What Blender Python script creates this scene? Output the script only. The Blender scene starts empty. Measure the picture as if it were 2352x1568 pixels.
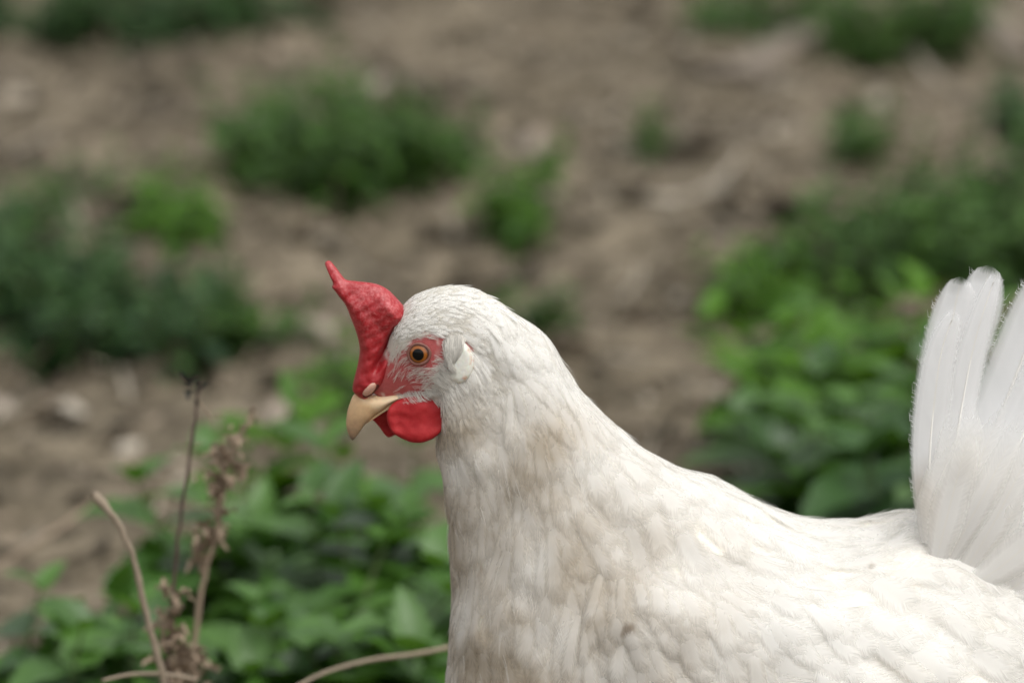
import bpy, math, random
import numpy as np
from mathutils import Vector, Matrix
from mathutils.bvhtree import BVHTree
from mathutils.geometry import delaunay_2d_cdt

R = math.radians
rng = np.random.default_rng(11)
random.seed(5)
scene = bpy.context.scene
COL = scene.collection

# ------------------------------------------------------------------ camera
PITCH = R(14.0)
DIST = 2.04
LENS = 150.0
AIM = np.array([0.0, 0.0, 0.405])            # the hen's head height, on her middle plane y = 0
FWD = np.array([0.0, math.cos(PITCH), -math.sin(PITCH)])
UP = np.array([0.0, math.sin(PITCH), math.cos(PITCH)])
CAM = AIM - FWD * DIST
cd = bpy.data.cameras.new("camera")
cam = bpy.data.objects.new("camera", cd)
COL.objects.link(cam)
cam.location = CAM
cam.rotation_euler = (R(90) - PITCH, 0, 0)
cd.lens = LENS; cd.sensor_width = 36
cd.clip_start = 0.05; cd.clip_end = 500
cd.dof.use_dof = True
cd.dof.focus_distance = DIST - 0.03
cd.dof.aperture_fstop = 5.6
scene.camera = cam

# ------------------------------------------------------------------ world, sun, exposure
SUN_EL, SUN_AZ = R(64), R(132)              # high, from the right, a little in front of the hen
w = bpy.data.worlds.new("World"); scene.world = w; w.use_nodes = True
nt = w.node_tree
sky = nt.nodes.new("ShaderNodeTexSky"); sky.sky_type = 'NISHITA'; sky.sun_disc = False
sky.sun_elevation = SUN_EL; sky.sun_rotation = SUN_AZ
sky.dust_density = 4.0; sky.air_density = 1.2
hs = nt.nodes.new("ShaderNodeHueSaturation"); hs.inputs['Saturation'].default_value = 0.10
bg = nt.nodes["Background"]; bg.inputs['Strength'].default_value = 0.14
nt.links.new(sky.outputs[0], hs.inputs['Color']); nt.links.new(hs.outputs[0], bg.inputs['Color'])
sd = bpy.data.lights.new("sun", 'SUN'); so = bpy.data.objects.new("sun", sd); COL.objects.link(so)
sd.energy = 0.85; sd.angle = R(50); sd.color = (1.0, 0.99, 0.93)
sdir = Vector((math.sin(SUN_AZ) * math.cos(SUN_EL), math.cos(SUN_AZ) * math.cos(SUN_EL), math.sin(SUN_EL)))
so.rotation_euler = sdir.to_track_quat('Z', 'Y').to_euler()
so.location = (0, 0, 5)
vs = scene.view_settings
vs.view_transform = 'Standard'; vs.look = 'None'; vs.gamma = 1; vs.exposure = 0.60
scene.cycles.transparent_max_bounces = 24
scene.cycles.max_bounces = 10; scene.cycles.diffuse_bounces = 5
scene.cycles.sample_clamp_indirect = 4.0

# ------------------------------------------------------------------ helpers
KPX = 36.0 / LENS / 2352.0                   # tangent per pixel of the photograph seen at 2352 wide

def ray(px, py):
    d = FWD + np.array([1.0, 0, 0]) * (px - 1176) * KPX - UP * (py - 784) * KPX
    return d / np.linalg.norm(d)

def P_y(px, py, Y=0.0):                      # point of the plane y = Y
    d = ray(px, py); return CAM + d * ((Y - CAM[1]) / d[1])

def P_z(px, py, Z=0.0):                      # point of the level z = Z
    d = ray(px, py); return CAM + d * ((Z - CAM[2]) / d[2])

def project(p):
    q = p - CAM
    dep = q @ FWD
    return 1176 + q[..., 0] / dep / KPX, 784 - (q @ UP) / dep / KPX

def C1(cx, cy):                              # close-up reading -> 2352 px
    return ((780 + .33163 * cx) * .91875, (620 + .33163 * cy) * .91875)

def C8(cx, cy):
    return ((1000 + .1913 * cx) * .91875, (680 + .1913 * cy) * .91875)

def mesh_obj(name, verts, faces, mat=None, parent=None, smooth=True, attrs=None, loc=None):
    me = bpy.data.meshes.new(name)
    verts = np.asarray(verts, dtype=np.float64)
    if loc is not None:
        verts = verts - np.asarray(loc)
    me.from_pydata(verts.tolist() if len(verts) < 50 else [tuple(v) for v in verts], [], faces if isinstance(faces, list) else faces.tolist())
    if smooth:
        me.polygons.foreach_set('use_smooth', np.ones(len(me.polygons), bool))
    for k, a in (attrs or {}).items():
        a = np.asarray(a, dtype=np.float32)
        if a.ndim == 1:
            at = me.attributes.new(k, 'FLOAT', 'POINT'); at.data.foreach_set('value', a)
        else:
            at = me.attributes.new(k, 'FLOAT_VECTOR', 'POINT'); at.data.foreach_set('vector', a.ravel())
    if mat:
        me.materials.append(mat)
    me.update()
    o = bpy.data.objects.new(name, me); COL.objects.link(o)
    if loc is not None:
        o.location = loc
    if parent:
        o.parent = parent
        # parents here sit at an unrotated place: keep world position
        o.location = Vector(o.location) - Vector(parent_world(parent))
    return o

def parent_world(p):
    v = Vector((0, 0, 0))
    while p is not None:
        v += Vector(p.location); p = p.parent
    return v

def empty(name, loc, label=None, cat=None, group=None):
    o = bpy.data.objects.new(name, None); COL.objects.link(o); o.location = loc
    o.empty_display_size = 0.02
    tag(o, label, cat, group)
    return o

def tag(o, label=None, cat=None, group=None, kind=None):
    if label: o["label"] = label
    if cat: o["category"] = cat
    if group: o["group"] = group
    if kind: o["kind"] = kind
    return o

def grid_faces(nu, nv, wrap=False, base=0):
    # vertices indexed i*nv + j ; quads over i, j
    i = np.arange(nu - 1)[:, None]; j = np.arange(nv if wrap else nv - 1)[None, :]
    j2 = (j + 1) % nv
    a = i * nv + j; b = i * nv + j2; c = (i + 1) * nv + j2; d = (i + 1) * nv + j
    return np.stack([a + 0 * j, b + 0 * i, c + 0 * i, d + 0 * j], -1).reshape(-1, 4) + base

def catmull(K, n, pw=0.5):
    K = np.asarray(K, float)
    d = np.linalg.norm(np.diff(K[:, :min(4, K.shape[1])], axis=0), axis=1) ** pw
    t = np.concatenate([[0], np.cumsum(np.maximum(d, 1e-6))])
    m = np.zeros_like(K)
    m[1:-1] = ((K[2:] - K[1:-1]) / (t[2:] - t[1:-1])[:, None] * (t[1:-1] - t[:-2])[:, None]
               + (K[1:-1] - K[:-2]) / (t[1:-1] - t[:-2])[:, None] * (t[2:] - t[1:-1])[:, None]) / (t[2:] - t[:-2])[:, None]
    m[0] = (K[1] - K[0]) / (t[1] - t[0]); m[-1] = (K[-1] - K[-2]) / (t[-1] - t[-2])
    T = np.linspace(0, t[-1], n)
    i = np.clip(np.searchsorted(t, T, 'right') - 1, 0, len(t) - 2)
    h = (t[i + 1] - t[i]); x = ((T - t[i]) / h)[:, None]; h = h[:, None]
    return ((2 * x**3 - 3 * x**2 + 1) * K[i] + (x**3 - 2 * x**2 + x) * h * m[i]
            + (-2 * x**3 + 3 * x**2) * K[i + 1] + (x**3 - x**2) * h * m[i + 1])

class SNoise:                                # smooth random field: a sum of plane waves
    def __init__(s, freq, n=24, seed=0, dim=3):
        r = np.random.default_rng(seed)
        k = r.normal(size=(n, dim)); k /= np.linalg.norm(k, axis=1)[:, None]
        s.k = k * freq * r.uniform(.5, 1.6, n)[:, None] * 2 * math.pi
        s.p = r.uniform(0, 6.283, n); s.n = n
    def __call__(s, P):
        out = np.zeros(P.shape[:-1])
        for k, p in zip(s.k, s.p): out += np.sin(P @ k + p)
        return out / math.sqrt(s.n / 2)

def sstep(a, b, x):
    t = np.clip((x - a) / (b - a), 0, 1); return t * t * (3 - 2 * t)

def poly_dist(pts, poly):                    # distance to a closed outline, and inside flag
    poly = np.asarray(poly, float); a = poly; b = np.roll(poly, -1, 0)
    d = np.full(len(pts), 1e9); ins = np.zeros(len(pts), bool)
    for p, q in zip(a, b):
        e = q - p; t = np.clip(((pts - p) @ e) / max(e @ e, 1e-12), 0, 1)
        d = np.minimum(d, np.linalg.norm(pts - p - t[:, None] * e, axis=1))
        c = ((p[1] > pts[:, 1]) != (q[1] > pts[:, 1]))
        xx = (q[0] - p[0]) * (pts[:, 1] - p[1]) / (q[1] - p[1] + 1e-12) + p[0]
        ins ^= c & (pts[:, 0] < xx)
    return d, ins

def smooth_closed(pts, n):
    K = np.asarray(pts, float); K = np.vstack([K[-2:], K, K[:3]])
    d = np.linalg.norm(np.diff(K, axis=0), axis=1)
    c = catmull(K, n * 3)
    # keep one turn
    a = K[2]; i0 = np.argmin(np.linalg.norm(c[:len(c) // 2] - a, axis=1)); i1 = len(c) // 2 + np.argmin(np.linalg.norm(c[len(c) // 2:] - a, axis=1))
    loop = c[i0:i1]
    seg = np.concatenate([[0], np.cumsum(np.linalg.norm(np.diff(np.vstack([loop, loop[:1]]), axis=0), axis=1))])
    T = np.linspace(0, seg[-1], n, endpoint=False)
    L = np.vstack([loop, loop[:1]])
    return np.stack([np.interp(T, seg, L[:, 0]), np.interp(T, seg, L[:, 1])], -1)

def pillow(outline_px, y0, step, thick, rad, yfun=None, nb=120, extra=None):
    """A solid from a smooth outline: both faces swell away from the plane y0; returns verts, faces."""
    loop = smooth_closed(outline_px, nb)
    W = np.array([P_y(p[0], p[1], y0) for p in loop])
    xz = W[:, [0, 2]]
    lo, hi = xz.min(0), xz.max(0)
    gx, gz = np.meshgrid(np.arange(lo[0], hi[0], step), np.arange(lo[1], hi[1], step * .87))
    gx = gx + (np.arange(gx.shape[0])[:, None] % 2) * step / 2
    G = np.stack([gx.ravel(), gz.ravel()], -1)
    d, ins = poly_dist(G, xz)
    G = G[ins & (d > step * .55)]
    V = [Vector(p) for p in np.vstack([xz, G])]
    E = [(i, (i + 1) % nb) for i in range(nb)]
    vo, eo, fo, *_ = delaunay_2d_cdt(V, E, [], 1, 1e-9)
    vo = np.array([tuple(v) for v in vo])
    d, _ = poly_dist(vo, xz)
    edge = d < step * .2
    r = np.clip(d / rad, 0, 1)
    prof = np.sqrt(np.maximum(0, 1 - (1 - r) ** 2))
    W3 = np.stack([vo[:, 0], np.full(len(vo), y0), vo[:, 1]], -1)
    px, py = project(W3)
    tn = thick(px, py) * prof
    off = yfun(px, py) if yfun else np.zeros(len(vo))
    ex = extra(px, py) * prof if extra else 0
    near = W3.copy(); near[:, 1] += off - tn + ex
    far = W3.copy(); far[:, 1] += off + tn
    near[edge, 1] = far[edge, 1] = y0 + off[edge]
    idx = np.arange(len(vo)) + len(vo); idx[edge] = np.arange(len(vo))[edge]
    faces = [list(f) for f in fo]
    # orient near faces towards -y
    out = []
    for f in faces:
        a, b, c = vo[f[0]], vo[f[1]], vo[f[2]]
        ccw = ((b[0] - a[0]) * (c[1] - a[1]) - (b[1] - a[1]) * (c[0] - a[0])) > 0
        g = f if ccw else f[::-1]
        out.append(g)
        out.append([int(idx[i]) for i in g[::-1]])
    return np.vstack([near, far]), out

# ------------------------------------------------------------------ materials
def new_mat(name):
    m = bpy.data.materials.new(name); m.use_nodes = True
    n = m.node_tree.nodes; n.clear()
    out = n.new('ShaderNodeOutputMaterial')
    return m, m.node_tree, out

def N(nt, typ, **kw):
    n = nt.nodes.new(typ)
    for k, v in kw.items():
        if k in n.inputs: n.inputs[k].default_value = v
        else: setattr(n, k, v)
    return n

def lk(nt, a, b): nt.links.new(a, b)

def math_(nt, op, a, b=None, c=None, clamp=False):
    n = nt.nodes.new('ShaderNodeMath'); n.operation = op; n.use_clamp = clamp
    for i, x in enumerate((a, b, c)):
        if x is None: continue
        if hasattr(x, 'is_linked') or isinstance(x, bpy.types.NodeSocket): nt.links.new(x, n.inputs[i])
        else: n.inputs[i].default_value = x
    return n.outputs[0]

def mix_(nt, fac, a, b):
    n = nt.nodes.new('ShaderNodeMix'); n.data_type = 'RGBA'
    for x, i in ((fac, 0), (a, 6), (b, 7)):
        if isinstance(x, bpy.types.NodeSocket): nt.links.new(x, n.inputs[i])
        else: n.inputs[i].default_value = x if i == 0 else (*x, 1) if len(x) == 3 else x
    return n.outputs[2]

def ramp(nt, fac, stops):
    n = nt.nodes.new('ShaderNodeValToRGB')
    el = n.color_ramp.elements
    while len(el) < len(stops): el.new(.5)
    for e, (p, c) in zip(el, stops):
        e.position = p; e.color = (*c, 1) if len(c) == 3 else c
    nt.links.new(fac, n.inputs[0]); return n.outputs[0]

def noise(nt, vec, scale, detail=3, rough=.5, dist=0):
    n = nt.nodes.new('ShaderNodeTexNoise')
    n.inputs['Scale'].default_value = scale; n.inputs['Detail'].default_value = detail
    n.inputs['Roughness'].default_value = rough; n.inputs['Distortion'].default_value = dist
    if vec is not None: nt.links.new(vec, n.inputs['Vector'])
    return n.outputs['Fac']

def feather_material(name, big=False, covert=False, white=(.885, .87, .835)):
    m, t, out = new_mat(name)
    at = N(t, 'ShaderNodeAttribute', attribute_name='fuv')
    sep = N(t, 'ShaderNodeSeparateXYZ'); lk(t, at.outputs['Vector'], sep.inputs[0])
    u, v, r = sep.outputs
    au = math_(t, 'ABSOLUTE', u)
    dirt = N(t, 'ShaderNodeAttribute', attribute_name='dirt').outputs['Fac']
    stain = N(t, 'ShaderNodeAttribute', attribute_name='stain').outputs['Fac']
    geo = N(t, 'ShaderNodeNewGeometry')
    # barbs leave the shaft and slant to the tip
    slope = .30 if not big else .12
    q = math_(t, 'SUBTRACT', v, math_(t, 'MULTIPLY', au, slope))
    cx = N(t, 'ShaderNodeCombineXYZ')
    lk(t, math_(t, 'MULTIPLY', u, 1.2), cx.inputs[0]); lk(t, math_(t, 'MULTIPLY', q, 26.0 if not big else 60.0), cx.inputs[1]); lk(t, math_(t, 'MULTIPLY', r, 91.0), cx.inputs[2])
    barb = noise(t, cx.outputs[0], 1.0, 3, .6)
    cx2 = N(t, 'ShaderNodeCombineXYZ')
    lk(t, math_(t, 'MULTIPLY', u, .8), cx2.inputs[0]); lk(t, math_(t, 'MULTIPLY', q, 7.0), cx2.inputs[1]); lk(t, math_(t, 'MULTIPLY', r, 57.0), cx2.inputs[2])
    clump = noise(t, cx2.outputs[0], 1.0, 2, .5)
    # colour: white, cream where soiled
    n1 = noise(t, geo.outputs['Position'], 38, 4, .6, .6)
    n2 = noise(t, geo.outputs['Position'], 130, 3, .6)
    soil = math_(t, 'MULTIPLY', dirt, math_(t, 'ADD', math_(t, 'MULTIPLY', n1, 1.5), math_(t, 'MULTIPLY', n2, .6)), clamp=False)
    soil = math_(t, 'SUBTRACT', soil, .10, clamp=True)
    soil2 = math_(t, 'ADD', soil, math_(t, 'MULTIPLY', math_(t, 'SUBTRACT', r, .5), .06), clamp=True)
    colr = mix_(t, soil2, white, (.585, .515, .415))
    st = math_(t, 'MULTIPLY', stain, math_(t, 'MULTIPLY', n2, 1.8), clamp=True)
    st = math_(t, 'MULTIPLY', math_(t, 'SUBTRACT', math_(t, 'ADD', st, math_(t, 'MULTIPLY', math_(t, 'SUBTRACT', barb, .5), .5)), .42), 3.0, clamp=True)
    colr = mix_(t, math_(t, 'MULTIPLY', math_(t, 'MULTIPLY', st, stain), .75), colr, (.27, .19, .115))
    # the shaft
    sh = math_(t, 'LESS_THAN', au, .05 if big else .04)
    colr = mix_(t, math_(t, 'MULTIPLY', sh, .35 if big else .12), colr, (.92, .89, .82))
    dif = N(t, 'ShaderNodeBsdfPrincipled', Roughness=.62)
    dif.inputs['Specular IOR Level'].default_value = .28
    dif.inputs['Sheen Weight'].default_value = .12
    lk(t, colr, dif.inputs['Base Color'])
    tr = N(t, 'ShaderNodeBsdfTranslucent'); lk(t, colr, tr.inputs[0])
    bump = N(t, 'ShaderNodeBump', Strength=.09, Distance=.0004 if not big else .0008)
    hh = math_(t, 'ADD', math_(t, 'MULTIPLY', barb, .6), math_(t, 'MULTIPLY', clump, 1.3))
    hh = math_(t, 'SUBTRACT', hh, math_(t, 'MULTIPLY', sh, -.5))
    lk(t, hh, bump.inputs['Height'])
    lk(t, bump.outputs[0], dif.inputs['Normal']); lk(t, bump.outputs[0], tr.inputs['Normal'])
    ms = N(t, 'ShaderNodeMixShader', Fac=.46 if not big else .50)
    lk(t, dif.outputs[0], ms.inputs[1]); lk(t, tr.outputs[0], ms.inputs[2])
    # ragged, thinning rim
    e1 = math_(t, 'MULTIPLY', math_(t, 'SUBTRACT', 1.0, au), 1.7 if not big else 6.0)
    e2 = math_(t, 'MULTIPLY', math_(t, 'SUBTRACT', 1.0, v), 4.2 if not big else 30.0)
    e = math_(t, 'MINIMUM', e1, e2)
    a = math_(t, 'ADD', math_(t, 'SUBTRACT', e, .05), math_(t, 'MULTIPLY', math_(t, 'SUBTRACT', barb, .5), 1.15), clamp=True)
    if covert:
        a = math_(t, 'ADD', math_(t, 'MINIMUM', math_(t, 'MULTIPLY', math_(t, 'SUBTRACT', 1.0, au), 1.7), math_(t, 'MULTIPLY', math_(t, 'SUBTRACT', 1.0, v), 2.6)), math_(t, 'MULTIPLY', math_(t, 'SUBTRACT', barb, .52), .35), clamp=True)
    elif big:
        rid = math_(t, 'ABSOLUTE', math_(t, 'SUBTRACT', clump, .5))
        cut = math_(t, 'MULTIPLY', math_(t, 'LESS_THAN', rid, .008), math_(t, 'GREATER_THAN', math_(t, 'ADD', au, math_(t, 'MULTIPLY', barb, .4)), .78))
        a = math_(t, 'MULTIPLY', a, math_(t, 'SUBTRACT', 1.0, math_(t, 'MULTIPLY', cut, .0)))
        a = math_(t, 'MULTIPLY', a, math_(t, 'GREATER_THAN', barb, .27))
        thin = math_(t, 'MULTIPLY', math_(t, 'MINIMUM', math_(t, 'SUBTRACT', 1.0, au), math_(t, 'MULTIPLY', math_(t, 'SUBTRACT', 1.0, v), 5.0)), 2.4, clamp=True)
        a = math_(t, 'MULTIPLY', a, math_(t, 'ADD', .5, math_(t, 'MULTIPLY', thin, .5)))
        a = math_(t, 'MULTIPLY', a, math_(t, 'ADD', .84, math_(t, 'MULTIPLY', clump, .25)), clamp=True)
    tp = N(t, 'ShaderNodeBsdfTransparent')
    mt = N(t, 'ShaderNodeMixShader'); lk(t, a, mt.inputs[0])
    lk(t, tp.outputs[0], mt.inputs[1]); lk(t, ms.outputs[0], mt.inputs[2])
    lk(t, mt.outputs[0], out.inputs[0])
    return m

def strand_material(name, col, tr=.35, lo=.80):
    m, t, out = new_mat(name)
    hi = N(t, 'ShaderNodeHairInfo')
    c = mix_(t, hi.outputs['Random'], tuple(x * lo for x in col), col)
    d = N(t, 'ShaderNodeBsdfDiffuse'); lk(t, c, d.inputs[0])
    b = N(t, 'ShaderNodeBsdfTranslucent'); lk(t, c, b.inputs[0])
    ms = N(t, 'ShaderNodeMixShader', Fac=tr); lk(t, d.outputs[0], ms.inputs[1]); lk(t, b.outputs[0], ms.inputs[2])
    lk(t, ms.outputs[0], out.inputs[0]); return m

def skin_material(name, c1, c2, pale, pale_amt=.35, scale=1.0, rough=.42):
    m, t, out = new_mat(name)
    geo = N(t, 'ShaderNodeNewGeometry'); pos = geo.outputs['Position']
    n1 = noise(t, pos, 160 * scale, 4, .6)
    n2 = noise(t, pos, 900 * scale, 3, .65)
    n3 = noise(t, pos, 2200 * scale, 2, .5)
    c = mix_(t, n1, c1, c2)
    fl = math_(t, 'MULTIPLY', math_(t, 'SUBTRACT', math_(t, 'ADD', math_(t, 'MULTIPLY', n2, .7), math_(t, 'MULTIPLY', n1, .5)), .52), 3.0, clamp=True)
    pa = N(t, 'ShaderNodeAttribute', attribute_name='pale').outputs['Fac']
    fac = math_(t, 'MULTIPLY', fl, math_(t, 'MULTIPLY', math_(t, 'ADD', pa, .25), pale_amt), clamp=True)
    c = mix_(t, fac, c, pale)
    b = N(t, 'ShaderNodeBsdfPrincipled', Roughness=rough)
    lk(t, c, b.inputs['Base Color'])
    b.inputs['Subsurface Weight'].default_value = .25
    b.inputs['Subsurface Radius'].default_value = (1, .25, .2)
    b.inputs['Subsurface Scale'].default_value = .0025
    b.inputs['Specular IOR Level'].default_value = .4
    bp = N(t, 'ShaderNodeBump', Strength=.28, Distance=.0004)
    lk(t, math_(t, 'ADD', n2, math_(t, 'MULTIPLY', n3, .5)), bp.inputs['Height'])
    lk(t, bp.outputs[0], b.inputs['Normal'])
    lk(t, b.outputs[0], out.inputs[0]); return m

def plain_material(name, col, rough=.5, var=.25, scale=60, bump=.3, bdist=.001, spec=.4, col2=None, sss=0):
    m, t, out = new_mat(name)
    geo = N(t, 'ShaderNodeNewGeometry')
    n1 = noise(t, geo.outputs['Position'], scale, 5, .6)
    c = mix_(t, n1, tuple(x * (1 - var) for x in col), col2 or tuple(min(1, x * (1 + var)) for x in col))
    b = N(t, 'ShaderNodeBsdfPrincipled', Roughness=rough); lk(t, c, b.inputs['Base Color'])
    b.inputs['Specular IOR Level'].default_value = spec
    if sss:
        b.inputs['Subsurface Weight'].default_value = sss; b.inputs['Subsurface Scale'].default_value = .002
    n2 = noise(t, geo.outputs['Position'], scale * 6, 3, .6)
    bp = N(t, 'ShaderNodeBump', Strength=bump, Distance=bdist); lk(t, n2, bp.inputs['Height']); lk(t, bp.outputs[0], b.inputs['Normal'])
    lk(t, b.outputs[0], out.inputs[0]); return m

def leaf_material(name, dark, light, tl=(.085, .18, .010), rough=.50, spec=.3):
    m, t, out = new_mat(name)
    tint = N(t, 'ShaderNodeAttribute', attribute_name='tint').outputs['Fac']
    geo = N(t, 'ShaderNodeNewGeometry')
    n1 = noise(t, geo.outputs['Position'], 120, 3, .6)
    c = mix_(t, math_(t, 'ADD', math_(t, 'MULTIPLY', tint, .8), math_(t, 'MULTIPLY', n1, .25), clamp=True), dark, light)
    b = N(t, 'ShaderNodeBsdfPrincipled', Roughness=rough); lk(t, c, b.inputs['Base Color'])
    b.inputs['Specular IOR Level'].default_value = spec
    tr = N(t, 'ShaderNodeBsdfTranslucent'); tr.inputs[0].default_value = (*tl, 1)
    bp = N(t, 'ShaderNodeBump', Strength=.5, Distance=.001); lk(t, noise(t, geo.outputs['Position'], 500, 2), bp.inputs['Height']); lk(t, bp.outputs[0], b.inputs['Normal'])
    ms = N(t, 'ShaderNodeMixShader', Fac=.26); lk(t, b.outputs[0], ms.inputs[1]); lk(t, tr.outputs[0], ms.inputs[2])
    lk(t, ms.outputs[0], out.inputs[0]); return m

M_FEATHER = feather_material('feather')
M_BIGFEATHER = feather_material('tail_vane', big=True, white=(.93, .93, .93))
M_COVERT = feather_material('covert_vane', big=True, covert=True, white=(.93, .92, .90))
M_COMB = skin_material('comb_skin', (.24, .006, .009), (.40, .014, .020), (.70, .27, .27), .45)
M_WATTLE = skin_material('wattle_skin', (.25, .002, .005), (.38, .005, .009), (.55, .12, .10), .5, rough=.7)
M_BEAK = None

# ================================================================== GROUND
GN = SNoise(1.6, 20, 3, 2); GN2 = SNoise(6.0, 26, 4, 2); GN3 = SNoise(17.0, 30, 5, 2)
def ground_z(x, y):
    P = np.stack([x, y], -1)
    return .009 * GN(P) + .0038 * GN2(P) + .0022 * GN3(P)

def build_ground():
    def axis(lo, hi, step, far):
        a = np.arange(lo, hi, step); k = [hi]
        s = step
        while k[-1] < far: s *= 1.35; k.append(k[-1] + s)
        j = [lo]; s = step
        while j[-1] > -far: s *= 1.35; j.append(j[-1] - s)
        return np.concatenate([np.array(j[1:])[::-1], a, np.array(k)])
    xs = axis(-1.3, 1.3, .009, 150); ys = axis(-.2, 5.6, .011, 150)
    X, Y = np.meshgrid(xs, ys, indexing='ij')
    Z = ground_z(X, Y) * (1 - sstep(6, 14, np.hypot(X, Y - 2)))
    V = np.stack([X, Y, Z], -1).reshape(-1, 3)
    f = grid_faces(len(xs), len(ys))[:, ::-1]
    m, t, out = new_mat('soil')
    geo = N(t, 'ShaderNodeNewGeometry'); pos = geo.outputs['Position']
    a = noise(t, pos, 7, 5, .6, .4); b_ = noise(t, pos, 34, 5, .65, .5); c_ = noise(t, pos, 150, 4, .6)
    s = math_(t, 'ADD', math_(t, 'MULTIPLY', a, .45), math_(t, 'ADD', math_(t, 'MULTIPLY', b_, .4), math_(t, 'MULTIPLY', c_, .25)))
    col = ramp(t, s, [(.38, (.028, .0235, .015)), (.48, (.068, .056, .038)), (.56, (.140, .115, .080)), (.68, (.26, .215, .155))])
    bb = N(t, 'ShaderNodeBsdfPrincipled', Roughness=.95); bb.inputs['Specular IOR Level'].default_value = .15
    lk(t, col, bb.inputs['Base Color'])
    bp = N(t, 'ShaderNodeBump', Strength=.8, Distance=.008); lk(t, math_(t, 'ADD', b_, math_(t, 'MULTIPLY', c_, .6)), bp.inputs['Height']); lk(t, bp.outputs[0], bb.inputs['Normal'])
    lk(t, bb.outputs[0], out.inputs[0])
    g = mesh_obj('ground', V, f, m); tag(g, 'bare brown earth with crumbs of soil', None, kind='structure')
build_ground()

def tintmat(name, stops, rough=.8):
    m, t, out = new_mat(name)
    at = N(t, 'ShaderNodeAttribute', attribute_name='tint').outputs['Fac']
    c = ramp(t, at, stops)
    b = N(t, 'ShaderNodeBsdfPrincipled', Roughness=rough); lk(t, c, b.inputs['Base Color']); b.inputs['Specular IOR Level'].default_value = .25
    lk(t, b.outputs[0], out.inputs[0]); return m

def build_litter():
    n = 26000
    # wedge of ground the camera can see, with room to either side
    y = .2 + 5.4 * rng.random(n) ** .8; x = (rng.random(n) - .5) * (1.7 + .42 * y)
    z = ground_z(x, y)
    ln = np.exp(rng.normal(math.log(.016), .6, n)); wd = ln * rng.uniform(.25, .8, n); straw = rng.random(n) < .38; ln = np.where(straw, ln * 3.0, ln); wd = np.where(straw, rng.uniform(.0018, .0045, n), wd)
    az = rng.uniform(0, 6.28, n); tilt = rng.normal(0, .45, n); roll = rng.normal(0, .4, n)
    cu = rng.uniform(-.3, .5, n)
    us = np.array([-1, -.5, .5, 1, .5, -.5]); vs_ = np.array([0, .9, .75, 0, -.85, -.8])
    V = np.zeros((n, 7, 3))
    for k in range(6):
        lx = us[k] * ln / 2 * rng.uniform(.8, 1.1, n); ly = vs_[k] * wd / 2 * rng.uniform(.7, 1.2, n); lz = cu * (us[k]**2) * ln * .4
        V[:, k] = np.stack([lx, ly, lz], -1)
    ct, st_ = np.cos(tilt), np.sin(tilt); cr, sr = np.cos(roll), np.sin(roll); ca, sa = np.cos(az), np.sin(az)
    x1 = V[..., 0] * ct[:, None] + V[..., 2] * st_[:, None]; z1 = -V[..., 0] * st_[:, None] + V[..., 2] * ct[:, None]; y1 = V[..., 1]
    y2 = y1 * cr[:, None] - z1 * sr[:, None]; z2 = y1 * sr[:, None] + z1 * cr[:, None]
    X = x1 * ca[:, None] - y2 * sa[:, None] + x[:, None]; Y = x1 * sa[:, None] + y2 * ca[:, None] + y[:, None]
    Z = z2 + z[:, None] + .003
    V = np.stack([X, Y, Z], -1).reshape(-1, 3)
    base = np.arange(n) * 7
    F = []
    for k in range(6): F.append(np.stack([base + 6, base + k, base + (k + 1) % 6], -1))
    tint = np.repeat(np.clip(rng.normal(.48, .30, n) + .28 * straw, 0, 1), 7)
    m = tintmat('dry_litter', [(0, (.019, .015, .009)), (.35, (.060, .048, .032)), (.62, (.125, .100, .069)), (.86, (.25, .20, .145)), (1, (.36, .32, .26))])
    o = mesh_obj('leaf_litter', V, np.concatenate(F), m, smooth=False, attrs={'tint': tint})
    tag(o, 'crumbled dry leaves and chips strewn over the bare earth', 'leaf litter', kind='stuff')
build_litter()

# ------------------------------------------------------------------ weeds
class Buf:
    def __init__(s): s.v = []; s.f = []; s.t = []; s.n = 0
    def add(s, V, F, t=0.5):
        V = np.asarray(V); s.v.append(V); s.f += [[int(i) + s.n for i in f] for f in F]
        s.t.append(np.full(len(V), t) if np.isscalar(t) else t); s.n += len(V)
    def build(s, name, mat, parent=None, smooth=True, loc=None):
        return mesh_obj(name, np.vstack(s.v), s.f, mat, parent, smooth, {'tint': np.concatenate(s.t)}, loc=loc)

def tube(path, rad, k=6):
    path = np.asarray(path, float); n = len(path); rad = np.broadcast_to(np.asarray(rad, float), (n,))
    T = np.gradient(path, axis=0); T /= np.linalg.norm(T, axis=1)[:, None] + 1e-12
    ref = np.array([0.31, .9, .3]); V = []
    for i in range(n):
        a = np.cross(T[i], ref); a /= np.linalg.norm(a) + 1e-12; b = np.cross(T[i], a)
        for j in range(k):
            th = 2 * math.pi * j / k
            V.append(path[i] + rad[i] * (math.cos(th) * a + math.sin(th) * b))
    F = grid_faces(n, k, True).tolist()
    F.append(list(range(k))); F.append([(n - 1) * k + j for j in range(k)][::-1])
    return np.array(V), F

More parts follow.
